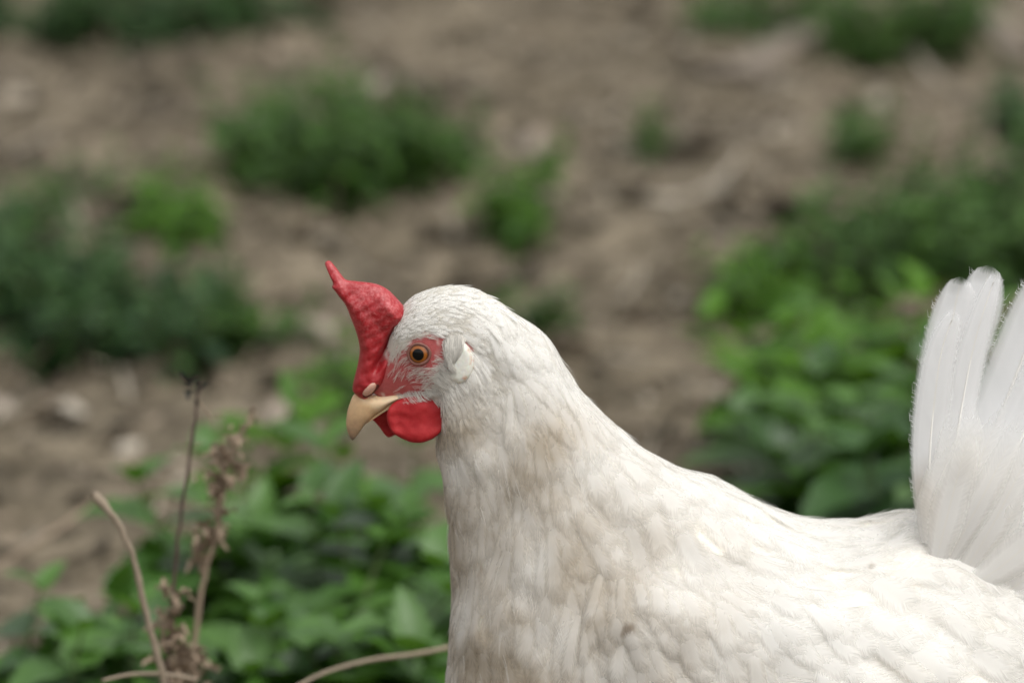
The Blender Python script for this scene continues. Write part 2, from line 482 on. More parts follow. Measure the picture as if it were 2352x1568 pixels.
def leaf(base, az, elev, L, W, droop=.5, serr=.12, fold=.25, nseg=9, r=random):
    """ovate toothed leaf: base point, heading, starting elevation"""
    V = []; pos = np.array(base, float); el = elev
    h = np.array([math.cos(az), math.sin(az), 0]); side = np.array([-math.sin(az), math.cos(az), 0])
    wob = r.uniform(-.2, .2)
    for i in range(nseg + 1):
        v = i / nseg
        d = h * math.cos(el) + np.array([0, 0, 1]) * math.sin(el)
        up = -h * math.sin(el) + np.array([0, 0, 1]) * math.cos(el)
        w = W / 2 * (math.sin(math.pi * min(1, v ** .62)) ** .8 if 0 < v < 1 else 0) * (1 - .25 * v)
        if i % 2: w *= (1 + serr)
        else: w *= (1 - serr)
        s2 = side + up * wob
        V += [pos + s2 * w + up * w * fold, pos + s2 * w * .5 + up * w * fold * .25, pos, pos - s2 * w * .5 + up * w * fold * .25, pos - s2 * w + up * w * fold]
        pos = pos + d * L / nseg; el -= droop / nseg
    return np.array(V), grid_faces(nseg + 1, 5).tolist()

LEAFM = [leaf_material('weed_leaf', (.012, .036, .007), (.066, .145, .022)),
         leaf_material('weed_leaf_fresh', (.018, .06, .007), (.085, .20, .012), (.13, .28, .015)),
         leaf_material('weed_leaf_dark', (.010, .032, .010), (.052, .118, .030), (.045, .11, .012)),
         leaf_material('leafy_weed_leaf', (.014, .046, .010), (.080, .185, .024), (.11, .25, .02), .40, .6)]
STEMM = plain_material('weed_stem', (.10, .13, .05), .6)

def weed(name, label, group, spots, hgt, leafL, mat=0, dens=1.0, spread=.05, seed=1, cat='weed', zoff=0):
    """spots: (x, y) of the shoots of one clump"""
    r = random.Random(seed)
    spots = np.asarray(spots); c = spots.mean(0)
    root = empty(name, (c[0], c[1], float(ground_z(c[0], c[1]))), label, cat, group)
    fb, sb = Buf(), Buf()
    for (x, y) in spots:
        z0 = float(ground_z(np.array(x), np.array(y)))
        h = hgt * r.uniform(.35, 1.2)
        lean = np.array([r.gauss(0, .34), r.gauss(0, .34)])
        top = np.array([x + lean[0] * h, y + lean[1] * h, z0 + h])
        p0 = np.array([x, y, z0 - .005]); mid = (p0 + top) / 2 + np.array([r.gauss(0, .06) * h, r.gauss(0, .06) * h, 0])
        path = [(1 - t)**2 * p0 + 2 * t * (1 - t) * mid + t * t * top for t in np.linspace(0, 1, 6)]
        V, F = tube(path, np.linspace(.0016, .0008, 6), 5); sb.add(V, F)
        nodes = max(2, int(round(h / (leafL * .42) * dens)))
        a0 = r.uniform(0, 6.28)
        for k in range(nodes + 1):
            t = (k + .6) / (nodes + .6) if nodes else 1
            t = min(1, t)
            b = (1 - t)**2 * p0 + 2 * t * (1 - t) * mid + t * t * top
            sc = (1.0 - .55 * max(0, t - .55) / .45) * r.uniform(.75, 1.2)
            for s in (0, 1):
                az = a0 + k * math.pi / 2 + s * math.pi + r.gauss(0, .25)
                el = (.75 if t > .85 else .35) + r.gauss(0, .25)
                L = leafL * sc
                V, F = leaf(b, az, el, L, L * r.uniform(.5, .68), droop=r.uniform(.5, 1.3), r=r)
                fb.add(V, F, min(1, max(0, r.gauss(.34 + .3 * t, .3))))
    fb.build('foliage', LEAFM[mat], root); sb.build('stem', STEMM, root)
    return root

def spots_px(cx, cy, rx, ry, n, zmid, seed):
    """shoots scattered over the stretch of ground a blurred patch covers"""
    r = random.Random(seed); out = []
    while len(out) < n:
        a, b = r.uniform(-1, 1), r.uniform(-1, 1)
        if a * a + b * b > 1: continue
        p = P_z(cx + a * rx, cy + b * ry, zmid); out.append((p[0], p[1]))
    return out

G_FAR = 'weed clumps on the bare earth behind the hen'
G_NEAR = 'leafy nettle-like plants near the hen'
W_ = [
 # label, cx, cy, rx, ry, n, h, leafL, mat
 ('dark weed clump at the far left corner of the earth', 110, 20, 160, 34, 46, .06, .035, 2, G_FAR),
 ('dark weed clump far off above the middle patch', 420, 35, 170, 42, 60, .07, .035, 2, G_FAR),
 ('thin dull green weeds trailing right of the far dark clump', 660, 45, 110, 36, 16, .05, .03, 2, G_FAR),
 ('big round weed clump on open earth above the comb', 760, 325, 215, 88, 116, .085, .040, 0, G_FAR),
 ('green weed clump joined to the right of the big round one', 965, 345, 110, 62, 42, .07, .038, 0, G_FAR),
 ('brighter weed tuft fringing the big round clump on its left', 630, 300, 90, 50, 26, .06, .032, 1, G_FAR),
 ('small bright weed tuft standing alone right of the big clump', 1190, 480, 42, 34, 22, .07, .032, 1, G_FAR),
 ('bright green low weed tuft above the dark left clump', 390, 515, 110, 40, 30, .042, .032, 1, G_FAR),
 ('tiny weed sprig beside the bright tuft', 190, 455, 42, 26, 7, .04, .028, 0, G_FAR),
 ('sparse weed sprigs by the left edge', 50, 520, 70, 30, 10, .045, .03, 0, G_FAR),
 ('dark weed bed at the left edge', 110, 660, 180, 95, 80, .065, .036, 2, G_FAR),
 ('dark weed bed stretching towards the comb', 390, 705, 160, 70, 60, .06, .036, 2, G_FAR),
 ('low end of the dark weed bed nearest the comb', 590, 745, 70, 34, 16, .045, .034, 0, G_FAR),
 ('dark weed clump at the far right top of the earth', 2060, 65, 175, 36, 56, .075, .036, 0, G_FAR),
 ('weed clump at the top beside the bark strip', 1740, 30, 150, 34, 44, .065, .034, 0, G_FAR),
 ('small weed tuft alone above the right weed bed', 1935, 325, 66, 30, 18, .045, .03, 0, G_FAR),
 ('faint weed sprout in the middle of the open earth', 1490, 300, 40, 22, 8, .05, .026, 0, G_FAR),
 ('weeds at the right border above the weed bed', 2345, 260, 70, 60, 20, .06, .034, 2, G_FAR),
 ('weed bed climbing to the right border', 2230, 540, 170, 90, 84, .07, .038, 0, G_FAR),
 ('weed bed in the middle right ground', 1990, 590, 150, 70, 60, .065, .038, 0, G_FAR),
 ('weed bed tip reaching down left on the right side', 1770, 665, 105, 40, 28, .05, .036, 1, G_FAR),
 ('low weed tuft just behind the crown of the head', 1225, 705, 66, 20, 12, .035, .032, 0, G_FAR),
 ('weed tuft right behind the beak', 765, 880, 34, 40, 9, .05, .036, 1, G_FAR),
]
for i, (lab, cx, cy, rx, ry, n, h, L, mt, g) in enumerate(W_):
    weed('weed_clump', lab, g, spots_px(cx, cy, rx * 1.08, ry * 1.08, int(n * .8), h * .4, 100 + i), h, L, mt, seed=i)
W2 = [
 ('leafy plant behind the back of the hen left of the tail', 1870, 850, 95, 40, 9, .11, .085, 1),
 ('leafy plant with pale leaves just above the saddle of the hen', 1925, 1050, 50, 60, 8, .12, .095, 0),
 ('leafy plant close against the tail feathers', 2060, 960, 100, 80, 12, .13, .090, 0),
 ('upper leafy plant beside the tail', 2050, 790, 100, 40, 9, .10, .085, 1),
 ('dark leafy plant in the dip between back and tail', 2040, 1170, 95, 40, 9, .12, .095, 2),
 ('bright leafy plant below the beak', 690, 1120, 120, 30, 8, .12, .085, 1),
 ('leafy plant touching the throat of the hen', 930, 1140, 90, 40, 8, .12, .085, 0),
 ('shaded leafy plant under the beak beside the neck', 860, 1300, 130, 60, 12, .13, .095, 0),
 ('leafy plant behind the brown seed stalks', 570, 1260, 100, 60, 8, .12, .085, 0),
 ('pale leafed plant left of the seed stalks', 375, 1190, 30, 40, 3, .12, .080, 1),
 ('low leafy plant in the bottom left corner', 100, 1540, 140, 40, 11, .09, .075, 0),
 ('low leafy plant at the foot of the bent pale stalk', 330, 1540, 130, 40, 10, .09, .080, 0),
 ('leafy plant at the bottom beside the seed stalks', 640, 1500, 120, 50, 11, .11, .085, 0),
 ('leafy plant at the bottom against the breast', 910, 1500, 110, 60, 11, .12, .090, 0),
]
for i, (lab, cx, cy, rx, ry, n, h, L, mt) in enumerate(W2):
    weed('leafy_weed', lab, G_NEAR, spots_px(cx, cy, rx, ry, n, h * .75, 300 + i), h, L, 3 if mt == 0 else mt, dens=1.1, seed=50 + i)

# ------------------------------------------------------------------ dead stalks
def stalk_path(pts, Y, n=28):
    K = np.array([P_y(p[0], p[1], Y + (p[2] if len(p) > 2 else 0)) for p in pts])
    return catmull(K, n)
def ground_point(px, py, Y):
    p = P_y(px, py, Y); p[2] = float(ground_z(p[0], p[1])) - .004; return p

M_STRAW = plain_material('pale_straw', (.25, .20, .145), .8, .3, 90)
M_DARKSTEM = plain_material('dark_dry_stem', (.085, .055, .045), .7, .3, 120)
M_HUSK = plain_material('brown_husk', (.27, .205, .145), .8, .4, 150)
M_BLACK = plain_material('withered_leaf', (.035, .035, .03), .9, .3, 150)

def dead_stalk(name, label, pts, Y, r0, r1, mat, group='dead stalks beside the weeds'):
    path = stalk_path(pts, Y)
    foot = path[-1].copy(); foot2 = foot.copy(); foot2[0] += (path[-1][0] - path[-4][0]) * 1.5; foot2[2] = float(ground_z(foot[0], Y)) - .004
    full = np.vstack([path, [(foot * .6 + foot2 * .4)], [foot2]]) if foot[2] > .02 else path
    base = full[-1]
    root = empty(name, tuple(base), label, 'dead stalk', group)
    n = len(full); jitter = rng.normal(0, .00035, (n, 3)); jitter[0] = 0
    V, F = tube(full + jitter, np.linspace(r1, r0, n) * rng.uniform(.9, 1.12, n), 8)
    mesh_obj('stem', V, F, mat, root)
    return root, full

root, pth = dead_stalk('dead_stalk', 'pale bent straw-coloured stalk rising from the bottom left', [(217, 1137), (248, 1170), (273, 1205), (303, 1276), (326, 1371), (350, 1466), (378, 1568), (383, 1590)], .16, .0019, .0015, M_STRAW)
V, F = tube([pth[0] + np.array([-.0006, 0, .002]), pth[0], pth[2], pth[4]], [.0012, .0026, .0027, .0014], 8); mesh_obj('stem', V, F, M_STRAW, root)

def husk_cluster(buf, c, size, n, r):
    for _ in range(int(n * 1.15)):
        az = r.uniform(0, 6.28); el = r.uniform(-1.2, 1.2); L = size * r.uniform(.7, 1.5)
        b = c + np.array([r.gauss(0, size * .35), r.gauss(0, size * .35), r.gauss(0, size * .4)])
        V, F = leaf(b, az, el, L, L * r.uniform(.4, .8), droop=r.uniform(-1.5, 2.5), serr=.25, fold=.8, nseg=4, r=r)
        buf.add(V, F, r.random())

r_ = random.Random(8)
root, pth = dead_stalk('dead_stalk', 'thin dark upright stalk with a withered black leaf at its tip', [(457, 872), (452, 930), (442, 1010), (428, 1110), (412, 1210), (400, 1330), (398, 1400), (392, 1480), (385, 1580)], .22, .0013, .0008, M_DARKSTEM)
b = Buf(); husk_cluster(b, P_y(438, 888, .22), .0075, 9, r_); b.build('withered_leaf', M_BLACK, root)
b = Buf()
V, F = tube(stalk_path([(455, 915), (470, 940), (487, 957)], .22, 6), .0004, 5); b.add(V, F)
husk_cluster(b, P_y(489, 959, .22), .003, 4, r_)
for (x, y, s, n) in [(385, 1358, .006, 9), (415, 1365, .006, 9), (372, 1415, .006, 9), (398, 1400, .006, 8), (400, 1450, .007, 12), (385, 1480, .008, 12), (420, 1490, .006, 10), (400, 1530, .009, 16), (447, 1500, .007, 8), (455, 1015, .002, 2), (449, 1095, .002, 2), (430, 1170, .002, 2)]:
    husk_cluster(b, P_y(x, y, .22), s, n, r_)
b.build('seed_heads', M_HUSK, root)
root, pth = dead_stalk('dead_stalk', 'pinkish brown stalk crowded with papery seed husks', [(583, 935), (565, 975), (535, 1030), (515, 1090), (505, 1160), (500, 1210), (478, 1290), (462, 1360), (450, 1450), (440, 1580)], .27, .0018, .0012, M_HUSK)
b = Buf()
for (x, y, s, n) in [(575, 960, .004, 5), (545, 1010, .006, 10), (520, 1050, .008, 12), (505, 1100, .008, 14), (500, 1130, .006, 12), (505, 1170, .008, 12), (515, 1215, .005, 8), (480, 1250, .008, 12), (465, 1220, .006, 8), (460, 1280, .007, 12), (500, 1040, .006, 8), (440, 1530, .009, 16), (470, 1545, .008, 10), (400, 1555, .008, 14)]:
    husk_cluster(b, P_y(x, y, .27), s, n, r_)
b.build('seed_heads', M_HUSK, root)

def fallen(name, label, pts, Y0, r, mat):
    path = stalk_path(pts, Y0, 18)
    root = empty(name, tuple(path[len(path) // 2]), label, 'dead stalk', 'dead stalks beside the weeds')
    V, F = tube(path, np.linspace(r * .7, r, len(path)), 8); mesh_obj('stem', V, F, mat, root)
fallen('fallen_stalk', 'pale dry stalk lying across the weeds into the breast of the hen', [(640, 1600, 0), (740, 1546, .03), (850, 1515, .05), (960, 1500, .06), (1060, 1478, .07), (1160, 1440, .08)], .17, .0015, M_STRAW)
fallen('fallen_stalk', 'short thin dry stalk at the bottom edge by the bent one', [(235, 1562, 0), (300, 1548, .01), (380, 1548, .02), (450, 1560, .03)], .15, .0013, M_STRAW)
fallen('fallen_stalk', 'blurred brown twig slanting up at the left edge', [(-60, 1330, 0), (20, 1285, .02), (90, 1240, .03), (150, 1205, .05), (215, 1155, .07)], .75, .0024, M_HUSK)

# ------------------------------------------------------------------ odd pieces on the ground
def lump(name, label, cat, px, py, size, mat, seed, flat=.5, group=None):
    p = P_z(px, py, 0); z = float(ground_z(p[0], p[1]))
    import bmesh
    bm = bmesh.new(); bmesh.ops.create_icosphere(bm, subdivisions=4, radius=1)
    nz = SNoise(.5, 12, seed); V = np.array([v.co[:] for v in bm.verts]); V = V * (1 + .14 * nz(V))[:, None] * np.array(size)
    F = [[v.index for v in f.verts] for f in bm.faces]; bm.free()
    loc = np.array([p[0], p[1], z + size[2] * flat])
    o = mesh_obj(name, V + loc, F, mat, None, loc=loc); tag(o, label, cat, group); return o
M_STONE = plain_material('pale_stone', (.27, .225, .18), .85, .25, 40, .5, .003)
lump('stone', 'pale rounded stone on the earth left of the comb', 'stone', 742, 778, (.016, .014, .010), M_STONE, 1, group='stones on the earth')
lump('stone', 'pale stone lying between beak and seed husks', 'stone', 640, 985, (.015, .018, .010), M_STONE, 2, group='stones on the earth')
lump('stone', 'small pale stone at the left edge below the dark weeds', 'stone', 2, 975, (.011, .013, .008), M_STONE, 3, group='stones on the earth')

def bark(name, label, pts, width, mat, curl=.35, lift=.01):
    """a thin shell of bark or wood: centre line on the ground, curved across"""
    K = np.array([P_z(p[0], p[1], lift) for p in pts]); K[:, 2] = ground_z(K[:, 0], K[:, 1]) + lift
    c = catmull(K, 20); T = np.gradient(c, axis=0); T /= np.linalg.norm(T, axis=1)[:, None]
    S = np.cross(T, [0, 0, 1]); S /= np.linalg.norm(S, axis=1)[:, None]
    prof = np.linspace(-1, 1, 9); V = []
    for sgn in (0, 1):
        for i in range(20):
            e = 1 - .5 * abs(i / 9.5 - 1) ** 4
            for q in prof:
                V.append(c[i] + S[i] * q * width / 2 * e + np.array([0, 0, -curl * width * q * q - sgn * .003 + rng.normal(0, .0004)]))
    F = grid_faces(20, 9).tolist(); F += [[x + 180 for x in f[::-1]] for f in F]
    for i in range(19):
        a = i * 9; F.append([a, a + 9, a + 189, a + 180]); a = i * 9 + 8; F.append([a + 9, a, a + 180, a + 189])
    for j in range(8):
        F.append([j + 1, j, j + 180, j + 181]); a = 19 * 9 + j; F.append([a, a + 1, a + 181, a + 180])
    o = mesh_obj(name, np.array(V), F, mat, None, loc=c[10]); tag(o, label, 'bark', 'pieces of bark on the earth'); return o
M_BARK = plain_material('weathered_wood', (.17, .14, .11), .85, .25, 60, .5, .002)
bark('bark_strip', 'long weathered bark strip at the foot of the far right weeds', [(1600, 165), (1700, 140), (1800, 110), (1885, 75)], .045, M_BARK, .12, .014)
bark('bark_piece', 'pale curled bark piece on open earth right of the big weed clump', [(1235, 255), (1225, 300), (1235, 340), (1275, 372)], .022, plain_material('pale_bark', (.28, .225, .175), .8, .2, 60), .3, .012)
bark('bark_piece', 'grey bark piece lying at the upper right border', [(2230, 40), (2290, 95), (2352, 130)], .04, M_BARK, .12, .014)

# ================================================================== THE HEN
KR = np.array([  # topx topy botx boty halfwidth
 (846, 880, 862, 905, 10), (862, 845, 884, 916, 22), (888, 790, 922, 920, 40), (915, 722, 958, 928, 60),
 (952, 685, 1000, 940, 78), (1010, 664, 1018, 960, 90), (1072, 664, 1012, 990, 98), (1138, 692, 1006, 1020, 104),
 (1196, 741, 1014, 1062, 108), (1254, 795, 1026, 1112, 116), (1304, 850, 1036, 1164, 128), (1352, 914, 1045, 1250, 148),
 (1392, 966, 1048, 1330, 170), (1436, 1013, 1043, 1410, 200), (1498, 1053, 1035, 1500, 235), (1568, 1088, 1034, 1600, 270),
 (1648, 1119, 1060, 1740, 308), (1718, 1144, 1150, 1860, 338), (1788, 1170, 1300, 1950, 358), (1908, 1209, 1550, 2020, 368),
 (2030, 1204, 1850, 2030, 355), (2110, 1194, 2120, 1970, 320), (2215, 1238, 2320, 1850, 262), (2340, 1312, 2460, 1720, 185),
 (2430, 1400, 2510, 1610, 100), (2470, 1480, 2515, 1540, 30)], float)
NS, NT = 420, 220
K2 = catmull(KR, NS, .9)
sp, cp = math.sin(PITCH), math.cos(PITCH)
phi = np.linspace(0, 2 * math.pi, NT, endpoint=False)
SURF = np.zeros((NS, NT, 3))
for i, (tx, ty, bx, by, hw) in enumerate(K2):
    cxp, cyp = (tx + bx) / 2, (ty + by) / 2; ax, ay = (tx - bx) / 2, (ty - by) / 2
    s = math.copysign(math.sqrt(max(ay * ay - (hw * sp)**2, ay * ay * .5)), ay)
    T = P_y(cxp + ax, cyp + s); B = P_y(cxp - ax, cyp - s); c = (T + B) / 2; a = (T - B) / 2
    hwm = max(hw, 2) * KPX * DIST
    cph = np.cos(phi); sph = np.sin(phi)
    # slightly boxy flanks
    sw = np.sign(sph) * np.abs(sph) ** .88
    SURF[i] = c + a * cph[:, None] + np.array([0, -1.0, 0]) * hwm * sw[:, None]
# soft unevenness of the plumage
ii = np.arange(NS)[:, None] * np.ones(NT); 
dS = np.gradient(SURF, axis=0); dT = (np.roll(SURF, -1, 1) - np.roll(SURF, 1, 1)) / 2
NRM = np.cross(dT, dS); NRM /= np.linalg.norm(NRM, axis=2)[..., None] + 1e-12
if (NRM[200, NT // 4] @ np.array([0, -1.0, 0])) < 0: NRM = -NRM
RING = np.interp(np.arange(NS), np.linspace(0, NS - 1, 400), np.linspace(0, 1, 400))
# ring number as a smooth coordinate
dk = np.linalg.norm(np.diff(KR[:, :4], axis=0), axis=1) ** .9; tk = np.concatenate([[0], np.cumsum(dk)])
RNO = np.interp(np.linspace(0, tk[-1], NS), tk, np.arange(len(KR)))      # 0..25
n_lo, n_mid = SNoise(14, 24, 21), SNoise(40, 24, 22)
amp = sstep(5, 9, RNO)[:, None]
SURF = SURF + NRM * (amp * (.0012 * n_lo(SURF) + .0005 * n_mid(SURF)))[..., None]
# the folded wing swells over the flank; a hollow runs where the hackle ends
PXY = np.stack(project(SURF), -1)
near = (np.abs(np.sin(phi)) > .15)[None, :]
SYM = SURF.copy(); SYM[..., 1] = -np.abs(SYM[..., 1])
PXs = np.stack(project(SYM), -1)
def line_y(px, pts): return np.interp(px, [p[0] for p in pts], [p[1] for p in pts])
WING_TOP = [(1380, 1330), (1450, 1310), (1600, 1330), (1800, 1335), (1950, 1345), (2060, 1385), (2150, 1440), (2230, 1510), (2300, 1590), (2380, 1680)]
wy = line_y(PXs[..., 0], WING_TOP)
wingf = sstep(-10, 110, PXs[..., 1] - wy) * sstep(1330, 1520, PXs[..., 0]) * sstep(2380, 2250, PXs[..., 0]) * sstep(2050, 1850, PXs[..., 1]) * (np.abs(np.sin(phi)) > .05)
SURF = SURF + NRM * (.009 * wingf)[..., None]
dS = np.gradient(SURF, axis=0); dT = (np.roll(SURF, -1, 1) - np.roll(SURF, 1, 1)) / 2
N2 = np.cross(dT, dS); N2 /= np.linalg.norm(N2, axis=2)[..., None] + 1e-12
if (N2[200, NT // 4] @ np.array([0, -1.0, 0])) < 0: N2 = -N2
NRM = N2
MS = np.linalg.norm(dS, axis=2); MT = np.linalg.norm(dT, axis=2)

def samp(A, s, t):
    s = np.clip(s, 0, NS - 1.001); i = s.astype(int); f = s - i
    t = np.mod(t, NT); j = t.astype(int) % NT; g = t - np.floor(t); j2 = (j + 1) % NT
    if A.ndim == 3: f = f[..., None]; g = g[..., None]
    return (A[i, j] * (1 - g) + A[i, j2] * g) * (1 - f) + (A[i + 1, j] * (1 - g) + A[i + 1, j2] * g) * f

foot = np.array([P_y(1750, 1700)[0], 0.0, 0.0])
hen = empty('hen', tuple(foot), 'white hen with red comb and orange eye standing in profile among the weeds', 'hen')

# --- bare-skin pattern of the face (2352 px of a point's own side)
RED = [C1(*p) for p in [(300, 1040), (330, 700), (560, 700), (600, 850), (680, 760), (740, 670), (870, 625), (990, 645), (1010, 740), (1000, 860), (1030, 950), (980, 1050), (900, 1080), (780, 1130), (600, 1160), (400, 1160)]]
def red_mask(px, py):
    P = np.stack([np.ravel(px), np.ravel(py)], -1)
    d, ins = poly_dist(P, RED); sd_ = np.where(ins, d, -d).reshape(np.shape(px))
    return sd_
P0 = SURF.reshape(-1, 3)
verts = np.vstack([P0, SURF[0].mean(0), SURF[-1].mean(0)])
Fb = grid_faces(NS, NT, True).tolist()
c0, c1 = NS * NT, NS * NT + 1
Fb += [[c0, (j + 1) % NT, j] for j in range(NT)] + [[c1, (NS - 1) * NT + j, (NS - 1) * NT + (j + 1) % NT] for j in range(NT)]
pxs = np.vstack([PXs.reshape(-1, 2), PXs[0].mean(0), PXs[-1].mean(0)])
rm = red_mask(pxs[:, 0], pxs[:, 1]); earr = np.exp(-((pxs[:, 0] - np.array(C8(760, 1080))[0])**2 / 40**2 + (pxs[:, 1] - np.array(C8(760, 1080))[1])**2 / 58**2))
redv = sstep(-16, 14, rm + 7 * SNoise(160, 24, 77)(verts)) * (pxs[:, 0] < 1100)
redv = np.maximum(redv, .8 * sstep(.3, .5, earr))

def body_material():
    m, t, out = new_mat('hen_skin_and_down')
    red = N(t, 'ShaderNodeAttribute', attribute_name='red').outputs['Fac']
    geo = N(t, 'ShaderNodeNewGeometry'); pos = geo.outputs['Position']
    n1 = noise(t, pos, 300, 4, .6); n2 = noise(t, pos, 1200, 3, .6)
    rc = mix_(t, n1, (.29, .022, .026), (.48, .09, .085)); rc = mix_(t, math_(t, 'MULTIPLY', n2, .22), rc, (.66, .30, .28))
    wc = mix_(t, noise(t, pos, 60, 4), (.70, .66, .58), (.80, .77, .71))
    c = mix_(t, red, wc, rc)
    b = N(t, 'ShaderNodeBsdfPrincipled', Roughness=.6); lk(t, c, b.inputs['Base Color'])
    b.inputs['Subsurface Weight'].default_value = .15; b.inputs['Subsurface Scale'].default_value = .002
    bp = N(t, 'ShaderNodeBump', Strength=.5, Distance=.0005); lk(t, n2, bp.inputs['Height']); lk(t, bp.outputs[0], b.inputs['Normal'])
    lk(t, b.outputs[0], out.inputs[0]); return m
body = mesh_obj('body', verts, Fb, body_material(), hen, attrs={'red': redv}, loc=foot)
TREES = [BVHTree.FromPolygons([tuple(v) for v in verts], Fb)]
def hit(px, py):
    best = None; o = Vector(CAM); d = Vector(ray(px, py))
    for T in TREES:
        h = T.ray_cast(o, d)
        if h[0] is not None and (best is None or h[3] < best[2]): best = (np.array(h[0]), np.array(h[1]), h[3])
    if best is None:
        p = P_y(px, py, -.015); return p, np.array([0, -1.0, 0])
    n = best[1]
    if n @ ray(px, py) > 0: n = -n
    return best[0], n

# --- feathers laid along the body's own surface
def lay_feathers(s0, t0, L, W, ang, lift, h0, nv=8, nu=5, camber=.18, tipcurl=0.0, shape='body'):
    n = len(s0); v = np.linspace(0, 1, nv); u = np.linspace(-1, 1, nu)
    s = s0.astype(float).copy(); t = t0.astype(float).copy()
    CS, CT = [s.copy()], [t.copy()]
    for k in range(nv - 1):
        ms = samp(MS, s, t); mt = samp(MT, s, t)
        s = s + np.cos(ang) * L / (nv - 1) / np.maximum(ms, 2e-5); t = t + np.sin(ang) * L / (nv - 1) / np.maximum(mt, 2e-5)
        CS.append(s.copy()); CT.append(t.copy())
    CS = np.stack(CS, 1); CT = np.stack(CT, 1)                      # n, nv
    if shape == 'hackle': prof = np.minimum(1, (v + .15) ** .6) * np.sqrt(np.maximum(0, 1 - v ** 3.2))
    else: prof = np.minimum(1, (v + .10) ** .5) * np.sqrt(np.maximum(0, 1 - v ** 5.0))
    prof = np.maximum(prof, .06)
    lat = (u[None, None, :] * prof[None, :, None] * W[:, None, None] / 2)
    ms = samp(MS, CS, CT)[..., None]; mt = samp(MT, CS, CT)[..., None]
    S = CS[..., None] - np.sin(ang)[:, None, None] * lat / np.maximum(ms, 2e-5)
    T = CT[..., None] + np.cos(ang)[:, None, None] * lat / np.maximum(mt, 2e-5)
    H = h0[:, None, None] * (.25 + .75 * sstep(0, .45, v))[None, :, None] + lift[:, None, None] * (v ** 1.0)[None, :, None] + camber * W[:, None, None] * (1 - u[None, None, :] ** 2) * (.3 + .7 * v)[None, :, None] * .6
    H = H + tipcurl * W[:, None, None] * (v ** 6)[None, :, None]
    Pp = samp(SURF, S, T) + samp(NRM, S, T) * H[..., None]
    V = Pp.reshape(-1, 3)
    gf = grid_faces(nv, nu); F = (gf[None] + (np.arange(n) * nv * nu)[:, None, None]).reshape(-1, 4)
    uu = np.broadcast_to(u[None, None, :], S.shape); vv = np.broadcast_to(v[None, :, None], S.shape)
    rr = np.broadcast_to(rng.random(n)[:, None, None], S.shape)
    fuv = np.stack([uu, vv, rr], -1).reshape(-1, 3)
    return V, F, fuv

STAINS = [(1448, 1445, 26, 1.0), (1432, 1462, 14, .9), (2000, 1299, 20, .75), (1362, 1482, 8, 1.0), (1095, 1335, 20, .7), (1105, 1310, 12, .7), (2080, 1270, 10, .4), (1330, 1558, 26, .6), (1510, 1425, 9, .8), (1085, 1490, 10, .6), (1150, 1190, 10, .4), (1140, 905, 10, .5)]
DN = SNoise(22, 20, 31)
def dirt_attr(V):
    px, py = project(V)
    # soiled on neck and breast, clean on back, saddle and tail
    d = .60 * sstep(1900, 1300, px + .15 * (1200 - py)) * sstep(820, 1000, py) + .06 * sstep(2352, 1700, px)
    d += .25 * sstep(1350, 1040, px) * sstep(930, 1050, py)
    d *= .85 + .3 * DN(V) * .7
    top = line_y(px, [(940, 690), (1040, 658), (1145, 692), (1310, 850), (1440, 1010), (1570, 1085), (1850, 1190), (2085, 1180)])
    d *= .35 + .65 * sstep(10, 140, py - top)
    st = np.zeros(len(V))
    for (x, y, r, k) in STAINS: st = np.maximum(st, k * np.exp(-((px - x)**2 + ((py - y) * 1.2)**2) / r**2))
    st *= V[:, 1] < 0
    return np.clip(d, 0, 1), st

def sample_roots(weight, n):
    w_ = (weight * MS * MT).ravel(); w_ = np.maximum(w_, 0); w_ = w_ / w_.sum()
    k = rng.choice(NS * NT, n, p=w_); i, j = np.divmod(k, NT)
    return i + rng.random(n), j + rng.random(n)

def at_rno(s): return np.interp(s, np.arange(NS), RNO)
AREA = MS * MT
RN2 = RNO[:, None] * np.ones(NT)
CLUMP = SNoise(55, 24, 41)

def feather_layer(name, Lf, Wf, mask, cover, angf, lift, h0, camber=.18, shape='body', tipcurl=0, label=None):
    Lg = Lf(RN2); Wg = Wf(RN2)
    rnd_h = .0003; dens = mask / (Lg * .30 * Wg * .55) * cover
    n = int((dens * AREA).sum())
    s0, t0 = sample_roots(dens, n)
    rn = at_rno(s0); L = Lf(rn) * rng.uniform(.8, 1.2, n); W = Wf(rn) * rng.uniform(.8, 1.2, n)
    ph = np.sin(t0 / NT * 2 * math.pi)
    Pr = samp(SURF, s0, t0)
    a = angf(rn, ph, t0) + rng.normal(0, .16, n) + .22 * CLUMP(Pr)
    s0 = s0 - L * .7 / np.maximum(samp(MS, s0, t0), 3e-5); s0 = np.maximum(s0, 1)
    V, F, fuv = lay_feathers(s0, t0, L, W, a, lift * L * (rng.uniform(.7, 1.4, n) + (1.5 * (rng.random(n) > .95) if name == 'head_feathers' else 0)), h0 + .0003 * CLUMP(Pr) + rng.uniform(0, .0003, n), camber=camber, shape=shape, tipcurl=tipcurl)
    d, st = dirt_attr(V)
    o = mesh_obj(name, V, F, M_FEATHER, hen, attrs={'fuv': fuv, 'dirt': d, 'stain': st}, loc=foot)
    if label: o['label'] = label
    return n
tphi = (np.arange(NT) / NT * 2 * math.pi)[None, :] * np.ones((NS, 1))
redg = red_mask(PXs[..., 0], PXs[..., 1])
COMBEDGE = [C1(*p) for p in [(712, 470), (690, 560), (640, 660), (600, 760), (585, 860), (540, 960), (470, 1060), (320, 1100), (200, 900), (200, 300), (600, 250)]]
P_ = np.stack([PXs[..., 0].ravel(), PXs[..., 1].ravel()], -1)
cd_, ci_ = poly_dist(P_, COMBEDGE); incomb = (ci_ & (cd_ > 9)).reshape(NS, NT)

